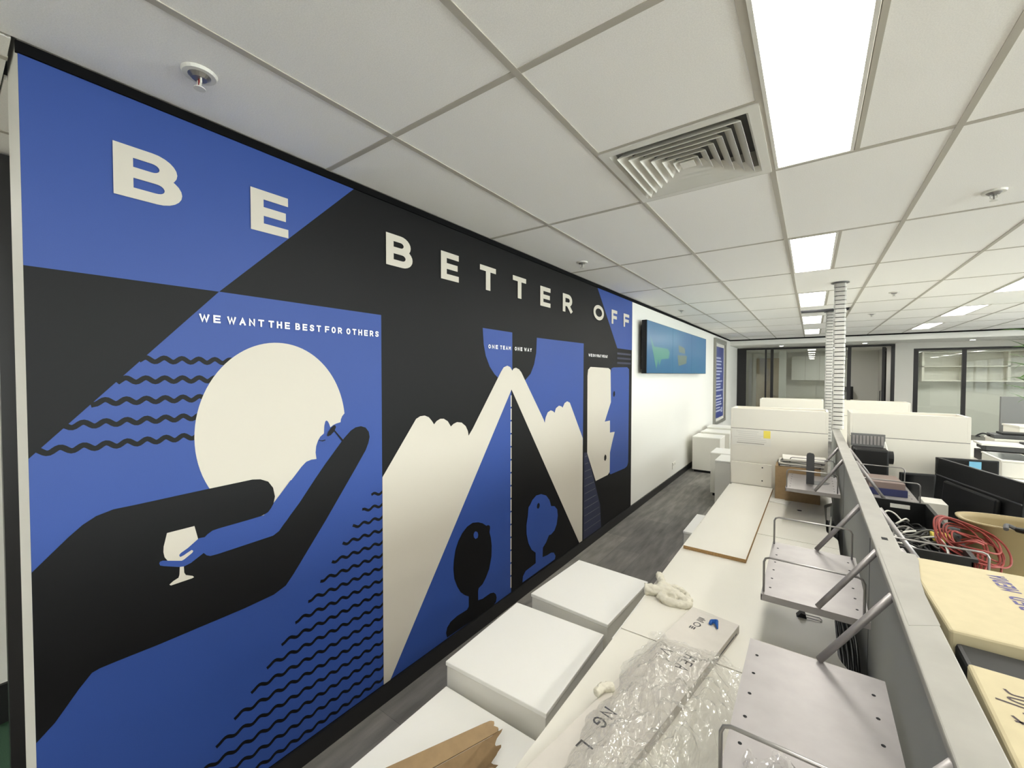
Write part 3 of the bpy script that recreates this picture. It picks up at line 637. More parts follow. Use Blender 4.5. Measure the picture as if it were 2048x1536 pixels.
# metal shelves hung on the partition
def shelf(y0, side, label, rails=('near', 'far'), L=.59):
    s = side; xw = XP if s < 0 else XP+.056
    t = thing('hanging_shelf', label, 'shelf', (xw, y0, .95), group='grey metal shelves hung on the partition')
    x0, x1 = s*.015, s*.325; a, b = min(x0, x1), max(x0, x1)
    bm = bmesh.new(); bx(bm, a, b, 0, L, -.004, 0)
    bx(bm, a, b, 0, .003, -.024, -.004); bx(bm, a, b, L-.003, L, -.024, -.004); e = b if s > 0 else a; bx(bm, min(e, e-s*.003), max(e, e-s*.003), 0, L, -.024, -.004)
    obj('tray', bm, 'metal_grey', t)
    for nm, yy in (('near', .025), ('far', L-.03)):
        if nm in rails:
            xa, xb = s*.03, s*.318; r = .018; h = .13
            pts = [(xa, yy, 0), (xa, yy, h-r), (xa+s*r*.3, yy, h-r*.3), (xa+s*r, yy, h), (xb-s*r, yy, h), (xb-s*r*.3, yy, h-r*.3), (xb, yy, h-r), (xb, yy, 0)]
            obj('wire_rail', tube(bmesh.new(), pts, .0038, 8), 'metal_rod', t, smooth=True)
    for yy in (.006, L-.006):
        st = obj('strut', tube(bmesh.new(), [(s*.004, yy, .236), (s*.155, yy, .004)], .0095, 12), 'metal_grey', t, smooth=True)
    hb = bmesh.new()
    for k in range(6):
        for xx in (.045, .300): cyl(hb, (s*xx, .07+k*(L-.15)/5, .0), .0042, .0006, 10)
    obj('screw_hole', hb, 'dark_void', t)
    return t
shelf(.86, -1, 'grey metal shelf with wire rail nearest the camera, left of partition', rails=('near',))
shelf(1.77, -1, 'second grey metal shelf along the partition, empty with two wire rails')
shelf(3.54, -1, 'third grey metal shelf along the partition, holding a black bookend')
shelf(1.835, 1, 'grey metal shelf with wire rail just beyond the cream boxes', L=.525); shelf(3.54, 1, 'grey metal shelf holding brown and blue books right of partition')

# pedestals (white drawer units)
def pedestal(x0, x1, y0, y1, h, label, rz=0, front='x'):
    cx, cy = (x0+x1)/2, (y0+y1)/2; t = thing('pedestal', label, 'drawer unit', (cx, cy, 0), rz, group='white drawer pedestals'); w = (x1-x0)/2; d = (y1-y0)/2
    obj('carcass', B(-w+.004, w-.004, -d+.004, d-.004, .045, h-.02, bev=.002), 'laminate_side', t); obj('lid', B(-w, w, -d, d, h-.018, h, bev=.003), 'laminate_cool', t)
    obj('plinth', B(-w+.03, w-.03, -d+.03, d-.03, 0, .045), 'black_plastic', t)
    hh = (h-.02-.06)/3
    for k in range(3): obj('drawer', B(-w+.01, w-.01, d-.004, d+.012, .055+hh*k, .05+hh*(k+1)), 'laminate_cool', t)
    return t
pedestal(.645, 1.11, 1.19, 1.715, .60, 'white drawer unit in the middle of three by the near desk', .03)
pedestal(.66, 1.10, 1.81, 2.32, .60, 'white drawer unit nearest the rag, farthest of three by the near desk', -.05)
pedestal(.675, 1.16, .60, 1.165, .52, 'low white drawer unit at the bottom edge with torn cardboard on it', .0)
pedestal(1.13, 1.56, 1.74, 2.26, .585, 'white drawer unit tucked under the desk edge beside the rag')
pedestal(1.165, 1.6, .95, 1.44, .55, 'white drawer unit tucked under the nearest desk edge')
pedestal(1.08, 1.5, 3.215, 3.68, .60, 'white drawer unit peeping from under the desk board')
pedestal(.10, .56, 7.98, 8.48, .64, 'white drawer unit against the wall below the screen, nearest one')
pedestal(.12, .62, 8.62, 9.12, .66, 'white drawer unit against the wall, second from the outlet'); pedestal(.10, .66, 9.3, 9.8, .68, 'white drawer unit against the wall nearest the blue poster')
pedestal(.66, 1.12, 6.55, 7.03, .63, 'white drawer unit in the aisle behind the first storage unit, left one'); pedestal(.81, 1.20, 6.02, 6.5, .625, 'white drawer unit in the aisle closest to the first storage unit')
# ================================================================== loose things, left of the partition
bd = thing('white_board', 'long white chipboard panel lying on the desk along the aisle edge', 'board', (1.40, 3.48, .72), math.radians(-.4))
obj('panel', B(-.163, .163, -.89, .885, .002, .020), 'laminate', bd); obj('chipboard_edge', B(-.1635, .1635, -.8915, -.8895, .001, .0205), 'chipboard', bd); obj('side_edge', B(.1625, .1645, -.89, .885, .001, .0205), 'chipboard', bd)
ub = thing('upright_board', 'short white board standing upright at the end of the long panel', 'board', (1.395, 4.375, .742))
obj('panel', B(-.162, .162, 0, .018, 0, .20), 'laminate', ub)
hb = bmesh.new()
for z in (.05, .17): cyl(hb, (.09, -.001, z), .006, .002, 10, axis='y')
obj('screw_hole', hb, 'dark_void', ub)
pp = thing('taped_sheet', 'printed sheet taped to the front of the white storage unit', 'paper', (1.225, 4.4285, 1.10))
obj('sheet', B(0, .32, -.0008, 0, 0, .145), 'laminate_side', pp); r3 = random.Random(5)
for k in range(7): obj('print_line', B(.02+r3.uniform(0, .04), .2+r3.uniform(0, .09), -.0012, -.0008, .015+.018*k, .021+.018*k), 'partition_cap' if k == 0 else 'wall_shade', pp)
tag(obj('sticky_note', B(1.487, 1.540, 4.426, 4.4272, 1.175, 1.243), 'yellow_note'), 'yellow sticky note on the sheet taped to the storage unit', 'note')

cb = thing('cardboard_box', 'small brown cardboard box on the desk below the storage unit', 'box', (1.755, 4.22, .72))
obj('carton', B(-.155, .15, -.13, .15, 0, .28, bev=.003), 'cardboard', cb); obj('tape', B(-.156, .151, -.02, .03, .2795, .2805), 'kraft_dark', cb)
for k, (z, a, m_, w_, d_, lb) in enumerate(((1.001, .1, 'black_plastic', .15, .11, 'black folder at the bottom of the stack on the brown box'), (1.018, .02, 'paper_grey', .155, .12, 'pale grey folder on the brown box'), (1.034, -.12, 'black_plastic', .14, .11, 'upper black folder in the stack on the brown box'), (1.050, .06, 'paper', .15, .115, 'white papers on top of the stack on the brown box'))):
    t = thing('folder', lb, 'folder', (1.765+.01*k, 4.21, z), a, group='folders stacked on the brown box'); obj('cover', B(-w_, w_, -d_, d_, 0, .0025), m_, t); obj('pages', B(-w_+.006, w_-.004, -d_+.004, d_-.004, .0025, .011), 'paper', t); obj('back_cover', B(-w_, w_, -d_, d_, .011, .0135), m_, t)
be = thing('bookend', 'dark grey upright bookend on the third hanging shelf', 'bookend', (1.838, 3.76, .95))
obj('upright', prism(bmesh.new(), [(-.024, 0), (.024, 0), (.024, .215), (.018, .228), (-.006, .233), (-.020, .226), (-.024, .21)], -.002, .002, 'y'), 'dark_grey', be); obj('foot', prism(bmesh.new(), [(-.024, .002), (.05, .002), (.11, .06), (.12, .10), (.09, .14), (-.01, .12)], 0, .002), 'mid_grey', be)
for k, (x, y, a) in enumerate(((1.60, 4.02, .3), (1.64, 4.0, -.2), (1.59, 4.06, .9))):
    tag(obj('loose_paper', B(-.07, .07, -.05, .05, 0, .0012), 'paper' if k else 'paper_grey'), ('crumpled printed slip at the foot of the brown box', 'white slip nearest the third hanging shelf', 'white slip between the upright board and brown box')[k], 'paper', 'paper slips by the brown box')
    o = bpy.data.objects['loose_paper' if k == 0 else 'loose_paper.%03d' % k]; o.location = (x, y, .7205+.0014*k); o.rotation_euler = (0, 0, a)
tag(obj('desk_mark', cyl(bmesh.new(), (1.775, 3.84, .7203), .016, .001, 12), 'dark_void'), 'small dark round spot on the desk under the third shelf', 'cap')  # flat dark disc laid on the desk top
tag(obj('cable_loop', tube(bmesh.new(), smooth_path([(1.95, 3.55, .60), (1.955, 3.60, .70), (1.962, 3.68, .735), (1.966, 3.78, .72), (1.958, 3.84, .62), (1.955, 3.86, .5)]), .006), 'white_cable', smooth=True), 'white cable looping up through the gap behind the desk', 'cable')
kc = thing('binder_clip', 'small black clip with wire handles under the second shelf', 'clip', (1.815, 2.16, .72), .1)
obj('spring', prism(bmesh.new(), [(-.018, 0), (.018, 0), (.014, .016), (-.002, .02)], -.016, .016, 'y'), 'black_plastic', kc); obj('wire_handle', tube(bmesh.new(), [(.014, -.010, .006), (.065, -.014, .004), (.072, 0, .004), (.065, .014, .004), (.014, .010, .006)], .002, 6), 'metal_rod', kc)
# black cables behind the desk scallops
for k, (y0, y1, lb) in enumerate(((1.95, 2.75, 'bundle of black cables behind the desk below the second shelf'), (3.45, 4.25, 'bundle of black cables behind the desk below the third shelf'))):
    t = thing('cable_bundle', lb, 'cables', (1.975, (y0+y1)/2, .55), group='black cables behind the desks'); n = (y1-y0)/2
    obj('duct', B(-.028, .034, -n, n, -.02, .0), 'black_plastic', t)
    for q in range(4): obj('cable', tube(bmesh.new(), smooth_path([(-.02+.014*q, -n, .012), (-.015+.014*q, -n*.4, .03+.02*q), (-.02+.014*q, n*.3, .02+.015*q), (-.018+.014*q, n, .012)]), .006), 'black_plastic', t, smooth=True)

# long flat printed carton
AN = math.radians(-9.6)
lc = thing('flat_carton', 'long flat white printed carton lying on the near desk under clear plastic', 'box', (1.432, 1.897, .721), AN)
obj('carton', B(0, .186, -1.12, 0, 0, .034, bev=.0012), 'box_white', lc)
obj('lid_line', B(-.0008, .0, -1.11, -.01, .028, .0305), 'kraft_dark', lc); obj('tape', B(.03, .09, -.02, .0006, .0336, .0343), 'paper_grey', lc)
def pl(bm, txt, x, y, h, w, t, z=.0346):          # lettering read towards -y, tops towards +x
    n = len(txt); words(bm, txt, 0, w, 0, h, t, lambda p: (x+p.y, y-p.x, z), .6, .3)
bm = bmesh.new(); pl(bm, 'HEA', .108, -.325, .040, .092, .005); pl(bm, 'V', .030, -.345, .040, .034, .005)
pl(bm, 'NG', .035, -.735, .042, .075, .006); pl(bm, 'L', .052, -.88, .04, .028, .006)
obj('print', bm, 'print_black', lc)
bm = bmesh.new(); ribbon(bm, [(.066+.012*math.cos(a*.393), -.118+.014*math.sin(a*.393)) for a in range(17)], .004, lambda p: (p.x, p.y, .0346))
for k in range(4): bx(bm, .052, .08 if k % 2 else .074, -.062-.009*k, -.058-.009*k, .0344, .0348)
for k in range(3): bx(bm, .05+.008*k, .055+.008*k, -.16, -.142, .0344, .0348)
obj('print_mark', bm, 'dark_grey', lc)
bm = bmesh.new(); bx(bm, .1858, .1868, -.22, -.06, .010, .016); bx(bm, .1858, .1868, -.05, -.03, .008, .014); obj('side_print', bm, 'dark_grey', lc)
# blue plastic scrap
bm = bmesh.new(); tube(bm, [(-.012, .014, .006), (.006, .010, .012), (.010, -.006, .010), (.016, -.024, .004)], [.008, .010, .006, .002], 8); tube(bm, [(-.012, .012, .006), (-.014, -.004, .004)], [.008, .006], 8)
o = obj('plastic_scrap', bm, 'blue_plastic'); o.location = (1.535, 1.80, .757); tag(o, 'small twisted blue plastic scrap on the flat carton', 'scrap')

# cotton rag / glove at the desk edge
def lumps(chains, name, ma, vox=.006, parent=None):
    bm = bmesh.new()
    for pts, rad in chains: tube(bm, smooth_path(pts, 4), [rad[0]+(rad[1]-rad[0])*i/(4*(len(pts)-1)) for i in range(4*(len(pts)-1)+1)], 10)
    o = obj(name, bm, ma, parent, smooth=True); md = o.modifiers.new('merge', 'REMESH'); md.mode = 'VOXEL'; md.voxel_size = vox; md.use_smooth_shade = True
    tx = bpy.data.textures.new(name+'_folds', 'CLOUDS'); tx.noise_scale = .014
    dm = o.modifiers.new('folds', 'DISPLACE'); dm.texture = tx; dm.strength = .015; dm.mid_level = .5
    return o
gl = lumps([([(1.207, 1.950, .742), (1.25, 1.962, .744), (1.30, 1.975, .746), (1.35, 1.99, .738)], (.026, .024)),
            ([(1.27, 1.985, .742), (1.33, 1.975, .74), (1.38, 1.97, .738), (1.415, 1.965, .736)], (.026, .017)),
            ([(1.28, 1.94, .736), (1.33, 1.915, .734), (1.39, 1.93, .733), (1.415, 1.955, .735)], (.02, .017)),
            ([(1.30, 1.99, .742), (1.26, 2.05, .742), (1.222, 2.135, .742)], (.022, .017)),
            ([(1.28, 2.03, .740), (1.33, 2.05, .738), (1.38, 2.02, .735), (1.39, 1.99, .736)], (.017, .014)),
            ([(1.26, 2.01, .738), (1.36, 1.96, .736)], (.034, .03))], 'rag', 'cloth_white', .005)
tag(gl, 'crumpled off-white cotton rag on the desk edge by the drawer units', 'rag')

# clear plastic wrap heaped over the carton
def film(name, x0, x1, y0, y1, zb, hmax, nx, ny, seed, label):
    bm = bmesh.new(); vs = []
    for j in range(ny+1):
        for i in range(nx+1):
            u, v_ = i/nx, j/ny
            wob = noise.noise(Vector((v_*6, seed, u*2)))*.035
            x = x0+(x1-x0)*u-(.17*(1-v_))*0 + wob; y = y0+(y1-y0)*v_+noise.noise(Vector((u*5, seed+9, 0)))*.05
            e = min(u, 1-u)*3.2; e2 = min(1, (1-v_)*4.0)
            env = min(1, max(0, e))*e2
            p = Vector((x*8, y*6, seed)); q = Vector((x*24, y*18, seed+3))
            d_, _ = noise.voronoi(Vector((x*11, y*8, seed))); d2_, _ = noise.voronoi(Vector((x*26+2, y*20, seed+1)))
            rdg = 1-abs(noise.noise(p))*2.0
            z = zb+.006+env*hmax*(.16+.30*max(0, rdg)+.34*min(.8, (d_[1]-d_[0]))+.16*min(.8, d2_[1]-d2_[0])+.06*noise.noise(q*2.4))
            vs.append(bm.verts.new((x+.012*noise.noise(q*1.7), y+.012*noise.noise(q*1.3+Vector((5, 0, 0))), max(z, zb+.003))))
    for j in range(ny):
        for i in range(nx):
            a = j*(nx+1)+i; q = [vs[a], vs[a+1], vs[a+nx+2], vs[a+nx+1]]
            if (i+j) % 2: bm.faces.new((q[0], q[1], q[2])); bm.faces.new((q[0], q[2], q[3]))
            else: bm.faces.new((q[0], q[1], q[3])); bm.faces.new((q[1], q[2], q[3]))
    o = obj(name, bm, 'film', smooth=True); tag(o, label, 'plastic wrap'); return o
film('plastic_wrap', 1.335, 1.70, .55, 1.60, .757, .19, 90, 220, 4.2, 'heap of crumpled clear plastic wrap over the near desk and carton')
film('plastic_strip', 1.735, 1.95, .62, 1.0, .952, .03, 26, 40, 8.1, 'thin clear plastic strip trailing over the nearest metal shelf')
tp = lumps([([(1.305, 1.185, .765), (1.315, 1.215, .770), (1.335, 1.245, .762)], (.012, .014))], 'foam_scrap', 'cloth_white', .004); tag(tp, 'small pale scrap beside the left edge of the plastic wrap', 'scrap')

# torn brown cardboard on the low drawer unit
tc_ = thing('torn_cardboard', 'torn brown cardboard flap at the bottom edge of the picture', 'cardboard', (1.0, .9, .522))
def sheet(corners, th, ma, nm, jag=0):
    bm = bmesh.new(); a, b, c, d = [Vector(p) for p in corners]; n = 14; top = []; bot = []
    nr = ((b-a).cross(d-a)).normalized()*th
    ring_ = [a+(b-a)*i/n for i in range(n)]+[b+(c-b)*i/n for i in range(n)]+[c+(d-c)*i/n for i in range(n)]+[d+(a-d)*i/n for i in range(n)]
    rj = random.Random(len(nm)+int(th*1e4)); cen = (a+b+c+d)/4
    for i, p in enumerate(ring_):
        if jag and n <= i < 2*n: p = p+(cen-p).normalized()*jag*(rj.uniform(-.5, .5)+1.2*math.sin(i*.9+jag*400))
        top.append(bm.verts.new(p)); bot.append(bm.verts.new(p-nr))
    bm.faces.new(top); bm.faces.new(bot[::-1]); m_ = len(top)
    for i in range(m_): bm.faces.new((top[i], bot[i], bot[(i+1) % m_], top[(i+1) % m_]))
    bmesh.ops.recalc_face_normals(bm, faces=bm.faces); return obj(nm, bm, ma, tc_)
sheet([(-.16, -.20, .10), (.0, .145, .10), (.035, .14, .085), (-.10, -.22, .085)], .005, 'cardboard', 'fold', .004)
sheet([(-.10, -.22, .084), (.035, .14, .084), (.055, .09, .012), (-.02, -.24, .012)], .004, 'kraft_dark', 'inner_flap', .012)
sheet([(.0, -.26, .03), (.055, .07, .035), (.13, .06, .02), (.10, -.26, .004)], .004, 'cardboard', 'front_flap', .006)

# ================================================================== right of the partition
def archive(x0, y0, z0, w, d, h, label, rz=0, open_=False):
    t = thing('archive_box', label, 'box', (x0+w/2, y0+d/2, z0), rz, group='cream archive boxes'); a, b = w/2, d/2
    if not open_:
        obj('carton', B(-a+.006, a-.006, -b+.006, b-.006, 0, h-.06, bev=.003), 'archive_cream', t); obj('lid', B(-a, a, -b, b, h-.07, h, bev=.006), 'archive_cream', t)
    return t
archive(2.10, 1.31, .721, .42, .46, .223, 'lower cream archive box hidden under the MEDIA box'); archive(2.10, .60, .721, .42, .48, .223, 'lower cream archive box hidden under the hand-lettered box')
b1 = archive(2.087, 1.325, .945, .42, .465, .245, 'cream archive box with purple MEDIA stencil resting beside the partition', math.radians(2.0))
b2 = archive(2.087, .66, .945, .42, .52, .245, 'cream archive box with handwritten Files at the bottom right', math.radians(-1.5))
bm = bmesh.new(); words(bm, 'RBBED', -.085, .052, 0, .036, .007, lambda p: (-.006-p.y, p.x, .2455), .62, .16); obj('stencil', bm, 'print_purple', b1); bm = bmesh.new(); words(bm, 'MEDIA', .082, .192, 0, .036, .007, lambda p: (-.006-p.y, p.x, .2455), .62, .16); obj('stencil', bm, 'print_purple', b1)
def hand(strokes):
    bm = bmesh.new()
    for st in strokes: ribbon(bm, [(p.x, p.y) for p in smooth_path([(a+.018, b-.008, 0) for a, b in st], 5)], .0045, lambda p: (-p.y, p.x, .2455))
    return bm
hx = .13; sc = 1.0
hs = [[(.085, .190), (.088, .175), (.083, .150), (.075, .11), (.07, .08)], [(.084, .184), (.097, .191)], [(.09, .14), (.10, .15)], [(.115, .13), (.115, .16)], [(.116, .170), (.1165, .174)],
      [(.138, .20), (.134, .16), (.133, .12)], [(.150, .14), (.158, .158), (.155, .182), (.147, .178), (.145, .15), (.152, .125)], [(.178, .182), (.168, .176), (.170, .158), (.176, .145), (.168, .13)]]
obj('handwriting', hand(hs), 'marker', b2)
obj('tape', B(-.205, -.10, -.20, -.16, .2452, .2457), 'film', b2)
bk = thing('black_case', 'black case wedged between the two cream archive boxes', 'case', (2.30, 1.255, .7205)); obj('body', B(-.2, .2, -.05, .048, 0, .452, bev=.008), 'black_plastic', bk); obj('handle', tube(bmesh.new(), [(.02, -.002, .452), (.02, -.002, .465), (.1, -.002, .465), (.1, -.002, .452)], .006), 'dark_grey', bk)

# black tub of cables
tb = thing('cable_tub', 'black open tub full of tangled cables beside the partition', 'tub', (2.262, 3.0, .722))
bm = bmesh.new(); w_, d_, h_ = .14, .45, .262
for q in ((-w_, -w_+.005, -d_, d_), (w_-.005, w_, -d_, d_), (-w_, w_, -d_, -d_+.005), (-w_, w_, d_-.005, d_)): bx(bm, *q, 0, h_)
bx(bm, -w_, w_, -d_, d_, 0, .005); obj('shell', bm, 'black_plastic', tb); bm = bmesh.new()
for q in ((-w_-.012, -w_, -d_-.012, d_+.012), (w_, w_+.012, -d_-.012, d_+.012), (-w_, w_, -d_-.012, -d_), (-w_, w_, d_, d_+.012)): bx(bm, *q, h_-.014, h_)
obj('rim', bm, 'black_plastic', tb); obj('label_tag', B(-.02, .07, d_-.006, d_-.0052, h_-.045, h_-.02), 'paper', tb)
rc = random.Random(11)
for k in range(16):
    cx, cy = rc.uniform(-.05, .05), rc.uniform(-.3, .3); R_ = rc.uniform(.05, .1); ph = rc.uniform(0, 6)
    pts = [(max(-.12, min(.12, cx+R_*math.cos(ph+a*.55)*(1+.15*rc.random()))), max(-.43, min(.43, cy+1.5*R_*math.sin(ph+a*.55))), .10+.15*k/16+.025*math.sin(a*1.3+k)) for a in range(14)]
    obj('cable', tube(bmesh.new(), smooth_path(pts, 4), .005, 6), ('grey_cable', 'black_plastic', 'black_plastic', 'dark_grey', 'white_cable')[k % 5], tb, smooth=True)
ad = tag(obj('power_adapter', B(2.33, 2.41, 2.84, 2.92, .945, .975, bev=.006), 'yellow_note'), 'dull yellow packet lying on the cables in the black tub', 'packet')
# tan bin with red cable
bn = thing('waste_bin', 'tan plastic waste bin on the desk behind the red cable', 'bin', (2.65, 2.99, .722))
def sring(sx, sy, z, n=40, e=2.6): return [(sx*math.copysign(abs(math.cos(2*math.pi*i/n))**(2/e), math.cos(2*math.pi*i/n)), sy*math.copysign(abs(math.sin(2*math.pi*i/n))**(2/e), math.sin(2*math.pi*i/n)), z) for i in range(n)]
bm = bmesh.new(); prof = [(.16, .09, 0), (.205, .125, .325), (.215, .134, .325), (.215, .134, .332), (.198, .118, .332), (.195, .116, .31), (.152, .084, .008)]
rg = [[bm.verts.new(p) for p in sring(*q)] for q in prof]
for A_, B_ in zip(rg[:-1], rg[1:]):
    for i in range(40): bm.faces.new((A_[i], A_[(i+1) % 40], B_[(i+1) % 40], B_[i]))
bm.faces.new(rg[0][::-1]); bm.faces.new(rg[-1]); bmesh.ops.recalc_face_normals(bm, faces=bm.faces); obj('bin_body', bm, 'bin_tan', bn, smooth=True)
tag(obj('bin_cable', tube(bmesh.new(), smooth_path([(2.50, 2.98, .9), (2.53, 2.97, 1.0), (2.57, 2.96, 1.03), (2.62, 2.97, .98), (2.64, 3.0, .85)]), .005), 'black_plastic', smooth=True), 'black cable arching inside the tan bin', 'cable')
rd = thing('red_cable_coil', 'tangled coil of red network cable draped by the tan bin', 'cable', (2.44, 2.78, .95))
for k in range(11):
    pts = []; t0 = rc.uniform(0, 6); rx = rc.uniform(.05, .115); ry = rc.uniform(.05, .15); cx, cy, cz = rc.uniform(-.03, .02), rc.uniform(-.03, .04), rc.uniform(.0, .05); ti = rc.uniform(-.5, .9)
    for a in range(20):
        th = t0+a*2*math.pi/16; x = rx*math.cos(th); y = ry*math.sin(th); pts.append((cx+x, cy+y, cz+ti*y*.8-.5*x*ti+.008*math.sin(3*th)))
    obj('cable_loop', tube(bmesh.new(), smooth_path(pts, 3), .004, 7), 'red_cable', rd, smooth=True)
for k in range(4):
    pts = [(.0+.015*k, -.05, .0), (-.01, -.12-.03*k, -.06), (-.04-.01*k, -.18-.03*k, -.12), (-.03+.03*k, -.26, -.19), (.03+.02*k, -.32, -.21)]
    obj('cable_tail', tube(bmesh.new(), smooth_path(pts, 5), .0045, 7), 'red_cable', rd, smooth=True)
wp = thing('white_packet', 'white printed packet under the red cable coil', 'packet', (2.47, 2.62, .722)); obj('packet', B(-.06, .07, -.28, .18, 0, .12, bev=.004), 'paper', wp); obj('print_band', B(-.0605, .0705, -.05, .02, .05, .1205), 'book_purple', wp)
hm = thing('hand_tool', 'dark grey hooked tool hanging over the rim of the tan bin', 'tool', (2.60, 2.84, 1.06)); obj('shaft', tube(bmesh.new(), [(.0, .0, 0), (.03, -.10, .02), (.06, -.22, .03)], [.012, .016, .013], 10), 'black_plastic', hm); obj('hook', tube(bmesh.new(), smooth_path([(.0, .0, 0), (-.03, .01, .012), (-.04, -.02, .0)]), .009, 8), 'dark_grey', hm)

# monitors
def monitor(cx, cy, zb, w, h, rz, label, tilt=0, back=True, stand=False):
    t = thing('monitor', label, 'monitor', (cx, cy, zb), rz, group='black monitors on the right desk'); t.rotation_euler = (tilt, 0, rz)
    obj('housing', B(-w/2, w/2, -.012, .012, 0, h, bev=.004), 'black_plastic', t); obj('screen', B(-w/2+.012, w/2-.012, .012, .0128, .02, h-.012), 'black_gloss', t)
    obj('rear_cover', B(-w*.32, w*.32, -.04, -.012, h*.12, h*.72, bev=.012), 'black_plastic', t); obj('ridge', B(-w/2+.002, w/2-.002, -.016, -.012, h*.74, h*.755), 'dark_grey', t)
    obj('stand_foot', B(-.11, .11, -.10, .06, -.004, .004), 'black_plastic', t)
    return t
monitor(2.63, 3.66, .735, .72, .455, math.atan2(-.68, .20), 'large black monitor seen from behind, right of the book shelf', math.radians(-4))
monitor(2.475, 4.20, .735, .20, .30, math.radians(12)+math.pi, 'small black screen standing by the storage unit, left of large monitor', 0)
monitor(2.745, 4.31, .735, .33, .42, math.radians(12)+math.pi, 'black monitor with a pale blue note behind the large monitor', 0)
sn = tag(obj('blue_sticker', B(-.032, .032, 0, .001, -.026, .026), 'sticker_blue'), 'pale blue sticky note on the monitor behind the large one', 'note'); sn.location = (2.787, 4.3045, 1.115); sn.rotation_euler = (0, 0, math.radians(192))
kb = thing('dock_station', 'black docking base leaning against the large monitor', 'device', (2.52, 3.36, .722), .28); obj('base', B(-.06, .07, -.10, .10, 0, .16, bev=.012), 'black_plastic', kb); obj('hinge', cyl(bmesh.new(), (-.05, .0, .165), .014, .1, axis='x'), 'dark_grey', kb)
# things on the right-hand third shelf
bo = thing('book_stack', 'stack of brown books and a blue one on the right hand shelf', 'books', (2.25, 3.83, .951), .06)
obj('cover', B(-.10, .10, -.13, .15, .0, .045), 'book_blue', bo); obj('cover', B(-.095, .09, -.12, .15, .045, .085), 'book_purple', bo)
wb = thing('white_carton', 'small white carton beside the bookshelf and dock', 'box', (2.465, 3.62, .722)); obj('carton', B(-.055, .05, -.07, .09, 0, .25, bev=.003), 'paper', wb); obj('flap', B(-.055, .05, -.0705, -.07, .16, .25), 'paper_grey', wb)
pr = thing('document_scanner', 'black machine with a grey slatted top against the right storage unit', 'machine', (2.22, 4.29, .722))
obj('body', B(-.11, .10, -.09, .10, 0, .46, bev=.012), 'black_plastic', pr); obj('roller', cyl(bmesh.new(), (.085, -.02, .40), .05, .045, axis='x'), 'black_plastic', pr)
gp = obj('slatted_top', B(-.115, .095, .085, .105, .46, .56), 'mid_grey', pr)
for k in range(9): obj('slat', B(-.105+.022*k, -.091+.022*k, .081, .085, .475, .545), 'metal_grey', pr)
obj('feed_bracket', tube(bmesh.new(), [(.085, .05, .46), (.09, .04, .51), (.10, -.03, .44)], .004, 6), 'white_cable', pr)

# ---- farther things on the right
def far_bench(x0, x1, y0, y1, label):
    t = thing('bench_desk', label, 'desk', ((x0+x1)/2, (y0+y1)/2, 0)); w, d = (x1-x0)/2, (y1-y0)/2
    obj('desk_top', B(-w, w, -d, d, .695, .72, bev=.002), 'laminate', t); obj('end_panel', B(-w, w, -d, -d+.03, 0, .695), 'mid_grey', t); obj('end_panel', B(-w, w, d-.03, d, 0, .695), 'mid_grey', t)
far_bench(3.45, 5.0, 5.9, 9.6, 'far white bench desk at the right edge loaded with equipment')
gc = thing('grey_cabinet', 'dark grey cabinet at the right behind the black monitors', 'cabinet', (3.30, 5.3, 0)); obj('carcass', B(-.12, .5, -.3, .3, .0, .80, bev=.003), 'mid_grey', gc); obj('cabinet_door', B(-.115, .495, -.312, -.3, .04, .79), 'dark_grey', gc)
sc_ = thing('flatbed_scanner', 'white flatbed scanner with a dark glass top on the far bench', 'scanner', (3.555, 6.55, .722)); obj('body', B(-.15, .14, -.26, .34, 0, .155, bev=.008), 'paper', sc_); obj('lid', B(-.155, .145, -.265, .345, .155, .175, bev=.006), 'paper', sc_); obj('glass_plate', B(-.135, .125, -.22, .32, .175, .177), 'screen_dark', sc_); obj('button', cyl(bmesh.new(), (.07, -.245, .175), .012, .002, 10), 'dark_grey', sc_)
st_ = thing('paper_tray', 'black paper tray stack behind the flatbed scanner', 'tray', (3.72, 7.35, .722)); obj('tray', B(-.22, .17, -.15, .25, 0, .12, bev=.006), 'black_plastic', st_); obj('tray', B(-.2, .15, -.1, .25, .14, .2, bev=.006), 'dark_grey', st_); obj('post', B(-.19, -.17, .1, .12, .12, .14), 'metal_rod', st_); obj('paper', B(-.24, .12, -.12, .2, .2, .222), 'paper', st_)
for k, (x, y, w, d, h, m_, lb) in enumerate(((4.05, 8.3, .5, .4, .17, 'box_white', 'pale equipment box on the far bench behind the paper tray'), (4.64, 7.55, .45, .5, .2, 'box_white', 'white boxed printer at the right edge of the far bench'), (4.35, 9.0, .4, .35, .3, 'paper', 'tall white box at the back of the far bench'))):
    t = thing('equipment_box', lb, 'box', (x, y, .722), .1*k, group='boxes on the far bench'); obj('carton', B(-w/2, w/2, -d/2, d/2, 0, h, bev=.006), m_, t); obj('lid', B(-w/2-.01, w/2+.01, -d/2-.01, d/2+.01, h, h+.025, bev=.004), 'paper', t); obj('front_slot', B(-w*.3, w*.3, -d/2-.003, -d/2, h*.4, h*.55), 'dark_grey', t)
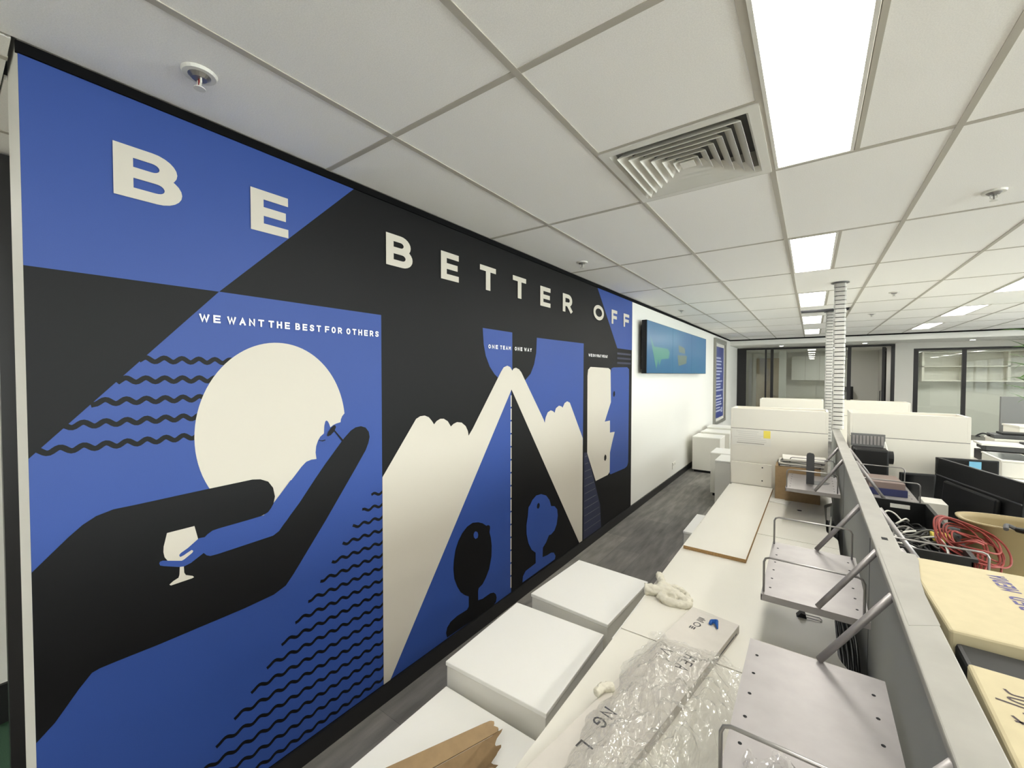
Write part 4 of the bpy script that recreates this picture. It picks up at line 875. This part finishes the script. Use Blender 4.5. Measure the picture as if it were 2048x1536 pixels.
pj = thing('projector', 'dark flat device lying on the pale box on the far bench', 'device', (4.02, 8.3, .918)); obj('body', B(-.22, .2, -.15, .15, 0, .05, bev=.006), 'dark_grey', pj); obj('cover', B(-.14, .2, -.12, .12, .05, .075, bev=.004), 'black_plastic', pj); obj('cord', tube(bmesh.new(), smooth_path([(-.22, 0, .02), (-.3, -.05, .05), (-.36, -.05, .01), (-.34, -.1, .012)]), .01, 8), 'black_plastic', pj, smooth=True)
scr = thing('desk_screen', 'grey fabric desk screen standing on the far bench at the right edge', 'partition', (4.39, 9.38, .72), .12); obj('panel', B(-.25, .6, -.02, .02, .01, .71), 'mid_grey', scr); obj('foot', B(-.2, -.1, -.1, .1, 0, .01), 'dark_grey', scr); obj('foot', B(.45, .55, -.1, .1, 0, .01), 'dark_grey', scr)
pk = thing('potted_plant', 'leafy green plant at the right edge beyond the far bench', 'plant', (4.06, 7.85, .72))
obj('pot', cyl(bmesh.new(), (0, 0, .002), .09, .2, r2=.12), 'dark_grey', pk); obj('stem', tube(bmesh.new(), [(0, 0, .15), (.02, 0, .7), (.0, .0, 1.6)], [.02, .014, .008], 8), 'kraft_dark', pk)
lf = bmesh.new()
def leafm(L, w):
    bm = bmesh.new(); n = 6; l_ = []; r_ = []
    for i in range(n+1):
        t = i/n; ww = w*math.sin(math.pi*min(1, .12+.88*t))*(1-t*.2); zz = -.35*L*t*t
        l_.append(bm.verts.new((L*t, ww, zz+.25*L*t))); r_.append(bm.verts.new((L*t, -ww, zz+.25*L*t)))
    for i in range(n): bm.faces.new((l_[i], r_[i], r_[i+1], l_[i+1]))
    me = bpy.data.meshes.new('leaf'); bm.to_mesh(me); bm.free(); me.materials.append(MATS['leaf']); return me
lm = leafm(.34, .022); lf.free()
for k in range(46):
    o = bpy.data.objects.new('leaf', lm); COL.objects.link(o); o.parent = pk; z = .62+1.0*(k/46); o.location = (.012, 0, z); o.rotation_euler = (rc.uniform(-.5, .5), rc.uniform(-.8, .4), k*2.4)
